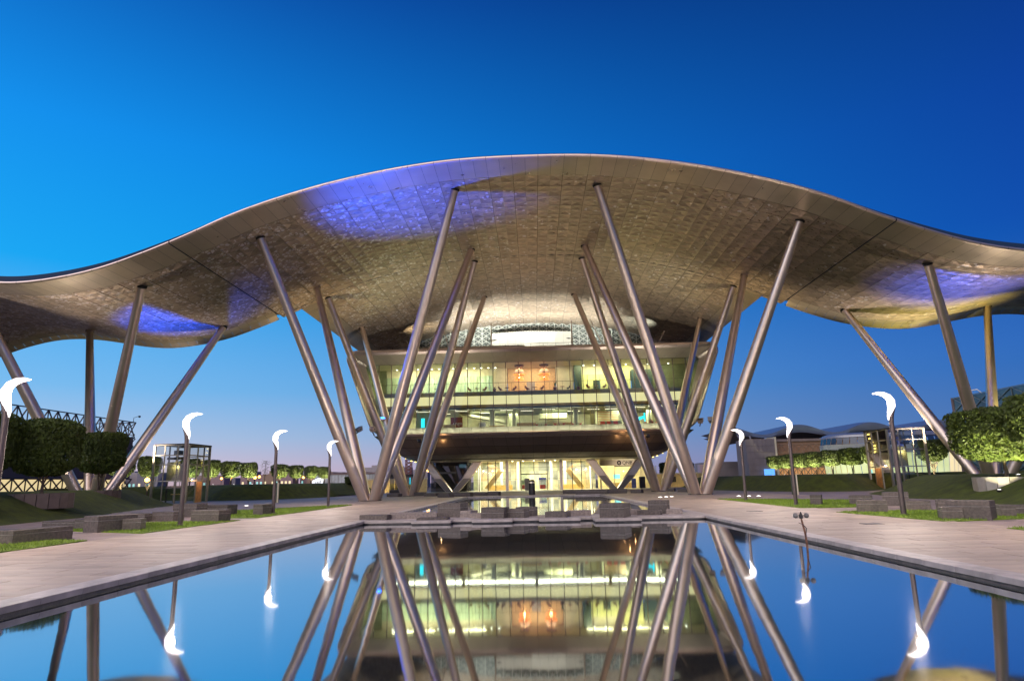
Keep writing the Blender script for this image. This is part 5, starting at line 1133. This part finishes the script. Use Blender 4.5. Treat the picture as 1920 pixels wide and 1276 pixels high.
# ================================================================== LIFT TOWERS
def lift(sx, label, door):
    x, y = sx*41.5, 79.5; t = thing('lift_tower', label, 'lift', (x, y, 0), 'glass lift towers')
    w_, d_ = 4.2, 5.2; x0, x1 = (x-w_, x) if sx < 0 else (x, x+w_); y0, y1 = y, y+d_; zt = 6.9; zb = 0
    xs = [x0, x1]; ys = [y0, y0+d_*.42, y0+d_*.72, y1]
    for xx in (x0, x1):
        for yy in (y0, y1): m = MB(); m.box(xx-.12, xx+.12, yy-.12, yy+.12, zb, zt); part(m, 'post', M('tower_metal', (.30, .27, .22), .4, .6, .1), t)
    for xx in (x0+w_*.3, x0+w_*.68): m = MB(); m.box(xx-.06, xx+.06, y0-.05, y0+.07, zb, zt); part(m, 'post', M('tower_metal', (.30, .27, .22), .4, .6, .1), t)
    xf = x1 if sx < 0 else x0
    for yy in ys[1:3]: m = MB(); m.box(xf-.07, xf+.07, yy-.06, yy+.06, zb, zt); part(m, 'post', M('tower_metal', (.30, .27, .22), .4, .6, .1), t)
    for z in (2.55, 4.5, 5.6, 6.8):
        m = MB(); m.box(x0, x1, y0-.04, y0+.04, z, z+.12); part(m, 'rail', FASCIA if z < 3 else M('tower_metal', (.30, .27, .22)), t); m = MB(); m.box(xf-.04, xf+.04, y0, y1, z, z+.12); part(m, 'rail', M('tower_metal', (.30, .27, .22)), t)
        m = MB(); m.box(x0, x1, y1-.04, y1+.04, z, z+.1); part(m, 'rail', M('tower_metal', (.30, .27, .22)), t)
    m = MB(); m.box(x0-.15, x1+.15, y0-.15, y1+.15, zt, zt+.14); part(m, 'roof_plate', DARK, t)
    for a, b in ((x0, x0+w_*.3), (x0+w_*.3, x0+w_*.68), (x0+w_*.68, x1)):
        for z0, z1 in ((zb, 2.55), (2.67, 4.5), (4.62, 5.6), (5.72, 6.8)): m = MB(); m.quad((a+.08, y0-.06, z0), (b-.08, y0-.06, z0), (b-.08, y0-.06, z1), (a+.08, y0-.06, z1)); part(m, 'glass_pane', GLASS2, t)
    for a, b in zip(ys[:-1], ys[1:]):
        for z0, z1 in ((zb, 2.55), (2.67, 4.5), (4.62, 5.6), (5.72, 6.8)):
            if a == ys[1] and z0 == zb: continue
            m = MB(); m.quad((xf, a+.08, z0), (xf, b-.08, z0), (xf, b-.08, z1), (xf, a+.08, z1)); part(m, 'glass_pane', GLASS2, t)
    m = MB(); m.box(xf-.05, xf+.05, ys[1]+.08, ys[2]-.08, .02, 2.5); part(m, 'door', BRASS, t)
    xi = x0+w_*.5; m = MB(); m.box(xi-1.1, xi+.5, y0+1.2, y0+3.2, 2.7, 4.9); part(m, 'lift_car', M('lift_car', (.22, .20, .12), .4, .3, .3), t)
    for k in (-1.4, .9): m = MB(); m.box(xi+k-.07, xi+k+.07, y0+2.0, y0+2.14, 0, 6.8); part(m, 'guide_rail', DARK, t)
    m = MB(); m.box(xi-1.4, xi+1.2, y0+1.6, y0+1.9, 5.2, 5.5); m.box(xi-.5, xi+.3, y0+1.4, y0+2.1, 5.7, 6.3); part(m, 'winch', DARK, t)
    for k in (0, 1): m = MB(); m.box(xi-.2, xi+1.0, y0+.9, y0+1.2, 1.0+.9*k, 1.12+.9*k); part(m, 'shaft_bracket', YWOOD, t)
    for k in (x0+.3, x1-.3): light('SPOT', 'shaft_light', (k, y0+.5, .15), 90, (1, .86, .48), t, (k, y0+.4, 5), 70, .8, .08)
    light('POINT', 'car_light', (xi, y0+.8, 4.3), 60, (1, .85, .45), t, size=.15); light('POINT', 'door_light', (xf+(-sx)*.9, ys[1]+.8, 2.7), 45, (1, .62, .35), t, size=.1)
lift(-1, 'glass lift tower with a brown door behind the lamp post on the pink sky side', 0); lift(1, 'glass lift tower with an orange door behind the lamp post on the dark sky side', 1)

# ================================================================== FAR BUILDINGS
def diagrid(t, P0, P1, z0, z1, nb, nz, th, mat, off, name='diagrid_frame'):
    P0, P1 = Vector((*P0, 0)), Vector((*P1, 0)); d = (P1-P0)/nb; m = MB(); o = Vector((*off, 0)); h = (z1-z0)/nz
    for i in range(nb):
        for j in range(nz):
            a = P0+d*i+o; b = a+d; m.bar((a.x, a.y, z0+h*j), (b.x, b.y, z0+h*(j+1)), th); m.bar((b.x, b.y, z0+h*j), (a.x, a.y, z0+h*(j+1)), th); m.bar((a.x, a.y, z0+h*j), (a.x, a.y, z0+h*(j+1)), th*.9)
    for j in range(nz+1): a, b = P0+o, P1+o; m.bar((a.x, a.y, z0+h*j), (b.x, b.y, z0+h*j), th*1.1)
    return part(m, name, mat, t, kind='stuff' if nb*nz > 60 else None)
t = thing('screened_building', 'long plum building with a steel truss screen along its roof behind the clipped trees', 'building', (-78, 95, 0))
m = MB(); m.box(-98, -77, 62, 126, 3.6, 11.3); part(m, 'wall', FARP, t); m = MB(); m.box(-98, -78, 62, 126, 0, 3.5); part(m, 'lit_floor', FARLIT, t)
diagrid(t, (-76.6, 62), (-76.6, 126), 1.4, 3.6, 24, 1, .16, TRUSS, (0, 0)); diagrid(t, (-76.6, 62), (-76.6, 126), 7.4, 11.2, 26, 2, .12, M('plum_frame', (.16, .11, .11), .6), (0, 0))
diagrid(t, (-76.8, 62), (-76.8, 126), 11.4, 14.3, 30, 1, .15, TRUSS, (0, 0), 'truss_screen'); diagrid(t, (-98, 126), (-76.8, 126), 5, 14.3, 7, 4, .13, TRUSS, (0, 0), 'truss_screen')
for y, r, h in ((80, 3.4, 13.2), (101, 3.2, 13.0), (70, 2.6, 12.8)): m = MB(); m.lathe([(r, 11.3), (r, h-.8), (r*.85, h-.25), (r*.4, h)], (-84, y, 0), 14); part(m, 'roof_tank', FARP, t, True)
m = MB(); m.path([(-77, 125.5, 14.3), (-77, 125.5, 15.2), (-76, 125.5, 15.5)], [.06, .05, .05], 6); m.lathe([(.05, 0), (.22, .1), (.22, .35), (.05, .4)], (-75.9, 125.5, 15.2), 8); part(m, 'roof_camera', DARK, t)
t = thing('teal_building', 'teal glass building with a triangle lattice facade, cut by the picture edge', 'building', (80, 90, 0)); m = MB(); m.box(76.3, 98, 52, 122, 0, 14.8); part(m, 'core', M('teal_core', (.05, .08, .09), .6), t)
for i in range(14):
    for j in range(3): m = MB(); y0, y1, z0, z1 = 52+i*5+.06, 57+i*5-.06, .2+j*4.9, 5.0+j*4.9; m.quad((76.2, y0, z0), (76.2, y0, z1), (76.2, y1, z1), (76.2, y1, z0)); part(m, 'glass_panel', TEAL, t)
diagrid(t, (76.1, 52), (76.1, 122), .2, 14.9, 14, 6, .13, TEALF, (0, 0)); m = MB(); m.box(76.0, 98, 122.05, 122.4, 0, 15); part(m, 'end_wall', FARP, t)
m = MB(); m.path([(77.5, 120, 14.8), (77.5, 120, 15.9), (79, 119.4, 16.1), (79.6, 119.2, 15.4)], [.1, .1, .1, .1], 6); part(m, 'roof_crane', INKW, t)

# wavy roofed hall
t = thing('wavy_roof_hall', 'grey hall under a low dark wavy roof far behind the clipped trees', 'building', (80, 180, 0))
def wz(x): return 13.1+1.15*math.cos((x-70)*2*math.pi/18.6) + .012*(x-60)
xs = [53.5+i*1.1 for i in range(67)]
m = MB(); m.grid([[(x, 178, wz(x)-.35-.55*(1+math.cos((x-70)*2*math.pi/18.6))) for x in xs], [(x, 177.6, wz(x)-.3) for x in xs], [(x, 177.6, wz(x)+.55) for x in xs], [(x, 182, wz(x)+.9) for x in xs], [(x, 215, wz(x)+.9) for x in xs]]); part(m, 'wavy_roof', FROOF, t, True)
m = MB(); m.grid([[(x, 177.8, wz(x)-.35) for x in xs], [(x, 212, wz(x)-.35) for x in xs]]); part(m, 'roof_underside', M('brown_underside', (.20, .15, .13), .6), t)
for x in (60.7, 79.3, 98): 
    for d in (-3, 3): m = MB(); m.bar((x, 178.6, wz(x)-.4), (x+d, 178.6, 8.5), .3); part(m, 'raking_strut', TRUSS, t)
m = MB(); m.bar((53.6, 177, 12.4), (60.5, 177, 2), .4); part(m, 'raking_strut', STEEL, t); m = MB(); m.bar((56.5, 176.5, 12.2), (58.5, 176.5, 4), .3); part(m, 'raking_strut', STEEL, t)
t = thing('plum_hall', 'plum coloured tapering hall with fine panel joints below the wavy roof', 'building', (57, 171, 0))
for i in range(7):
    for j in range(7):
        xa, xb = 53.2+i*1.05, 53.2+(i+1)*1.05; f = lambda x, z: x+(.6*(1-z/11) if x < 55 else 0)
        z0, z1 = j*1.55, (j+1)*1.55-.05; top = 11.0+.06*(xb-53); z1 = min(z1, top)
        m = MB(); m.add([(f(xa, z0)+.02, 170, z0), (f(xb, z0)-.02, 170, z0), (f(xb, z1)-.02, 170, z1), (f(xa, z1)+.02, 170, z1)], [(0, 1, 2, 3)]); part(m, 'wall_panel', M('plum_panel', (.20, .175, .185), .6, 0, .08, .5, rand=.06), t)
m = MB(); m.box(53.9, 60.5, 170.1, 180, 0, 11); part(m, 'core', FARP, t); m = MB(); m.box(60.5, 60.95, 169.9, 180, 0, 11.4); part(m, 'pale_fin', CREAM, t)
t = thing('brown_hall', 'brown low hall with a diamond frieze between the plum hall and the glass oval', 'building', (68, 172, 0)); m = MB(); m.box(61, 82, 172, 185, 0, 10.3); part(m, 'wall', FARB, t)
diagrid(t, (61, 171.9), (82, 171.9), 7.4, 9.6, 12, 1, .14, M('brown_frame', (.30, .20, .14), .7), (0, 0)); m = MB(); m.box(61, 80, 171.8, 171.95, 1.6, 3.6); part(m, 'lit_strip', M('amber_strip', (.6, .35, .15), .6, 0, .4, .4, emit=(1, .5, .18), estr=.35), t)
diagrid(t, (61, 171.7), (80, 171.7), 1.5, 3.7, 11, 1, .14, M('brown_frame', (.3, .2, .14)), (0, 0)); m = MB(); m.box(60.9, 82.2, 171.6, 185, 10.3, 10.9); part(m, 'roof_edge', FARP, t)
t = thing('glass_oval', 'low oval glass building with a domed grey roof and dark window strip', 'building', (82, 152, 0))
OV = lambda a, r: (82.5+r*15.5*math.cos(a), 158+r*9*math.sin(a)); AN = [math.pi+i*math.pi/26 for i in range(27)]
m = MB(); m.grid([[(*OV(a, s), z) for a in AN] for s, z in ((1.0, 10.0), (.98, 10.5), (.9, 10.9), (.6, 11.2))][::1]); part(m, 'roof', M('oval_roof', (.26, .29, .34), .35, .5, .05), t, True)
for a, b in zip(AN[:-1], AN[1:]):
    m = MB(); p, q = OV(a+.008, 1.0), OV(b-.008, 1.0); p2, q2 = OV(a+.008, 1.02), OV(b-.008, 1.02)
    m.add([(*p2, 8.5), (*q2, 8.5), (*q, 9.9), (*p, 9.9)], [(0, 1, 2, 3)]); part(m, 'window', M('oval_window', (.03, .05, .09), .15, 0, .2, spec=.8), t)
    m = MB(); m.add([(*OV(a, .97), 1.5), (*OV(b-.01, .97), 1.5), (*OV(b-.01, 1.02), 8.4), (*OV(a, 1.02), 8.4)], [(0, 1, 2, 3)]); part(m, 'lower_pane', FARLIT2 if a < 5.3 else FARLIT, t)
m = MB(); m.grid([[(*OV(a, 1.03), z) for a in AN] for z in (6.3, 8.45)]); part(m, 'fascia', M('oval_fascia', (.30, .33, .33), .5), t)
t = thing('grey_block', 'plain grey block low on the horizon beside the big leaning columns', 'building', (60, 205, 0)); m = MB(); m.box(52, 66, 205, 220, 0, 6.3); part(m, 'wall', FARW, t)
m = MB(); m.box(49.5, 52, 203, 206, 1.5, 5.6); part(m, 'pink_panel', M('pink_panel', (.45, .34, .36), .7), t)
m = MB(); m.box(64, 66.5, 171, 171.2, 1.9, 3.5); o = part(m, 'blue_screen', M('blue_screen', (.1, .3, .8), .5, 0, .3, 2, emit=(.12, .4, 1), estr=1.2), None); tag(o, 'blue lit screen at the foot of the plum hall', 'screen'); o.location = (-7, -2, 0)
t = thing('glass_hall', 'low glass hall with a ragged roof edge far away beside the big leaning columns', 'building', (-55, 195, 0)); m = MB(); m.box(-64, -42, 195, 205, 0, 4.6); part(m, 'core', FARW, t)
for i in range(22): m = MB(); m.box(-64+i, -63.12+i, 194.8, 194.9, 1.5, 4.6); part(m, 'window', M('hall_window', (.30, .33, .36), .3, 0, .4, .6, rand=.3, emit=(.7, .62, .55), estr=.12), t)
m = MB()
for i in range(40): m.box(-64.3+i*.57, -63.9+i*.57, 194.7, 205, 4.65, 5.0+.35*RND.random())
part(m, 'roof_edge', M('roof_edge', (.30, .22, .2), .8), t)
t = thing('white_sign', 'white lit wedge sign standing far away on the horizon', 'sign', (-60, 185, 0)); m = MB(); m.add([(-61.5, 185, 2.0), (-58.6, 185, 2.0), (-58.2, 185, 4.4), (-61.5, 185, 3.0), (-61.5, 185.2, 2.0), (-58.6, 185.2, 2.0), (-58.2, 185.2, 4.4), (-61.5, 185.2, 3.0)], [(0, 1, 2, 3), (7, 6, 5, 4), (0, 4, 5, 1), (1, 5, 6, 2), (2, 6, 7, 3), (3, 7, 4, 0)]); part(m, 'board', M('lit_sign', (.9, .9, .9), .5, 0, 0, emit=(.9, .95, 1), estr=1.1), t)
m = MB()
for i in range(3): m.box(-60.6+i*.6, -60.3+i*.6, 184.95, 184.98, 2.4, 2.7+.2*i)
part(m, 'markings', INK, t)
# skyline of low houses
hq = random.Random(21)
for i in range(26):
    x = -215+i*7.2+hq.uniform(-2, 2); y = 290+hq.uniform(-20, 40); w_ = hq.uniform(3, 7); h = hq.uniform(5.0, 9.0)
    kind = hq.choice(['flat roofed', 'stepped', 'low', 'narrow', 'broad']); tone = hq.choice(['pale', 'grey', 'tan', 'pinkish'])
    mt = M('house_'+tone, {'pale': (.40, .36, .36), 'grey': (.24, .23, .26), 'tan': (.36, .25, .17), 'pinkish': (.38, .26, .25)}[tone], .8, 0, .1)
    t = thing('distant_house', 'tiny %s house low on the far horizon under the pink sky' % tone, 'house', (x, y, 0), 'tiny %s houses on the far horizon' % tone)
    m = MB(); m.box(x-w_, x+w_, y, y+8, 0, h); part(m, 'wall', mt, t); m = MB(); m.box(x-w_*.5, x+w_*.3, y+1, y+6, h+.02, h+hq.uniform(.5, 1.6)); part(m, 'roof', mt, t)
    for j in range(int(w_)): 
        if hq.random() < .6: m = MB(); xx = x-w_+.8+j*1.8; m.box(xx, xx+.9, y-.06, y-.01, 2.6, 3.9); part(m, 'window', FARLIT if hq.random() < .6 else M('teal_window', (.3, .5, .5), .5, 0, 0, emit=(.4, .85, .8), estr=.7), t)
def street_light(x, y, h, label, mat=AMBER, r=.28):
    t = thing('street_light', label, 'street lamp', (x, y, 0), 'far orange street lights'); m = MB(); m.tube((x, y, 0), (x, y, h), .08, .06, n=8); part(m, 'pole', DARK, t); m = MB(); m.lathe([(.02, r), (r*.8, r*.5), (r, 0), (r*.8, -r*.5), (.02, -r)], (x, y, h+r), 10); part(m, 'lamp_head', mat, t, True)
SLX = [(-70, 120, 2.9, 'far orange street light between the outer columns and the lift tower'), (-66, 145, 3.6, 'far orange street light beyond the lift tower glass'), (-80, 150, 5.0, 'far orange street light over the roofs by the lift tower'), (-78, 186, 3.8, 'far orange street light in the middle of the far tree row'), (-62, 200, 4.6, 'far orange street light by the bare sapling'), (-66, 172, 4.0, 'far orange street light near the last clipped trees'), (-30, 190, 4.9, 'far orange street light seen between the leaning columns'), (-95, 230, 4.6, 'far orange street light low under the widest far tree'), (-90, 260, 4.4, 'far orange street light past the widest far tree'), (-120, 255, 4.6, 'far orange street light above the tan houses'), (-52, 250, 5.2, 'far small orange street light before the glass hall')]
for a in SLX: street_light(*a, r=.42)
t = thing('pylon', 'dark red brick lattice tower rising far behind the leaning columns', 'tower', (-45, 240, 0)); m = MB(); 
for i in range(9):
    z0, z1 = i*1.2, (i+1)*1.2
    for a, b in ((-46.2, -44.2),): 
        for y in (240, 242): m.bar((a, y, z0), (b, y, z1), .2); m.bar((b, y, z0), (a, y, z1), .2); m.bar((a, y, z0), (a, y, z1), .25); m.bar((b, y, z0), (b, y, z1), .25)
part(m, 'lattice', M('brick_red', (.20, .08, .07), .8), t)
# yellow lit boundary walls behind the columns, with a kiosk
for x0, x1, y, lb in ((-36, -22, 138, 'low yellow lit wall with a small dark sign seen between the leaning columns'), (24, 37, 138, 'low yellow lit wall with two dark windows seen between the columns on the bank side')):
    t = thing('yellow_wall', lb, 'wall', ((x0+x1)/2, y, 0)); n = int((x1-x0)/2)
    for i in range(n): m = MB(); m.box(x0+2*i+.02, x0+2*i+1.98, y, y+.3, 0, 2.6); part(m, 'wall_panel', M('yellow_plaster', (.66, .52, .26), .7, 0, .1), t)
    m = MB(); m.box(x0-.1, x1+.1, y-.1, y+.4, 2.62, 2.8); part(m, 'coping', CREAM, t)
    light('SPOT', 'wall_light', ((x0+x1)/2, y-4, .4), 700, (1, .72, .2), t, ((x0+x1)/2, y, 1.6), 130, 1, .2)
    if x0 < 0: m = MB(); m.box(-31.5, -30.7, y-.1, y-.05, 1.2, 2.0); part(m, 'sign_plate', DARK, t); m = MB(); m.box(-31.3, -30.95, y-.13, y-.11, 1.4, 1.8); part(m, 'sign_mark', INKW, t)
    else:
        for xx in (27.5, 31.5): m = MB(); m.box(xx, xx+1.2, y-.1, y-.02, 1.0, 2.1); part(m, 'window', DARK, t)
t = thing('glazed_kiosk', 'dark glazed kiosk with bluish lights beyond the front column cluster', 'kiosk', (-25.5, 130, 0)); m = MB(); m.box(-28, -23, 130, 134, 0, .6); m.box(-28.1, -22.9, 129.9, 134.1, 3.0, 3.5); part(m, 'frame', DARK, t)
for i in range(5): m = MB(); m.quad((-28+i+.04, 130, .62), (-27+i-.04, 130, .62), (-27+i-.04, 130, 2.98), (-28+i+.04, 130, 2.98)); part(m, 'glass_pane', GLASSD, t)
m = MB(); m.box(-26.2, -25.4, 132, 132.1, 1.2, 2.6); m.box(-24.6, -24.3, 132, 132.1, 1.6, 2.9); part(m, 'lit_screen', CYAN, t); light('POINT', 'kiosk_light', (-25.5, 131, 2.6), 30, (.7, .95, 1), t, size=.1)
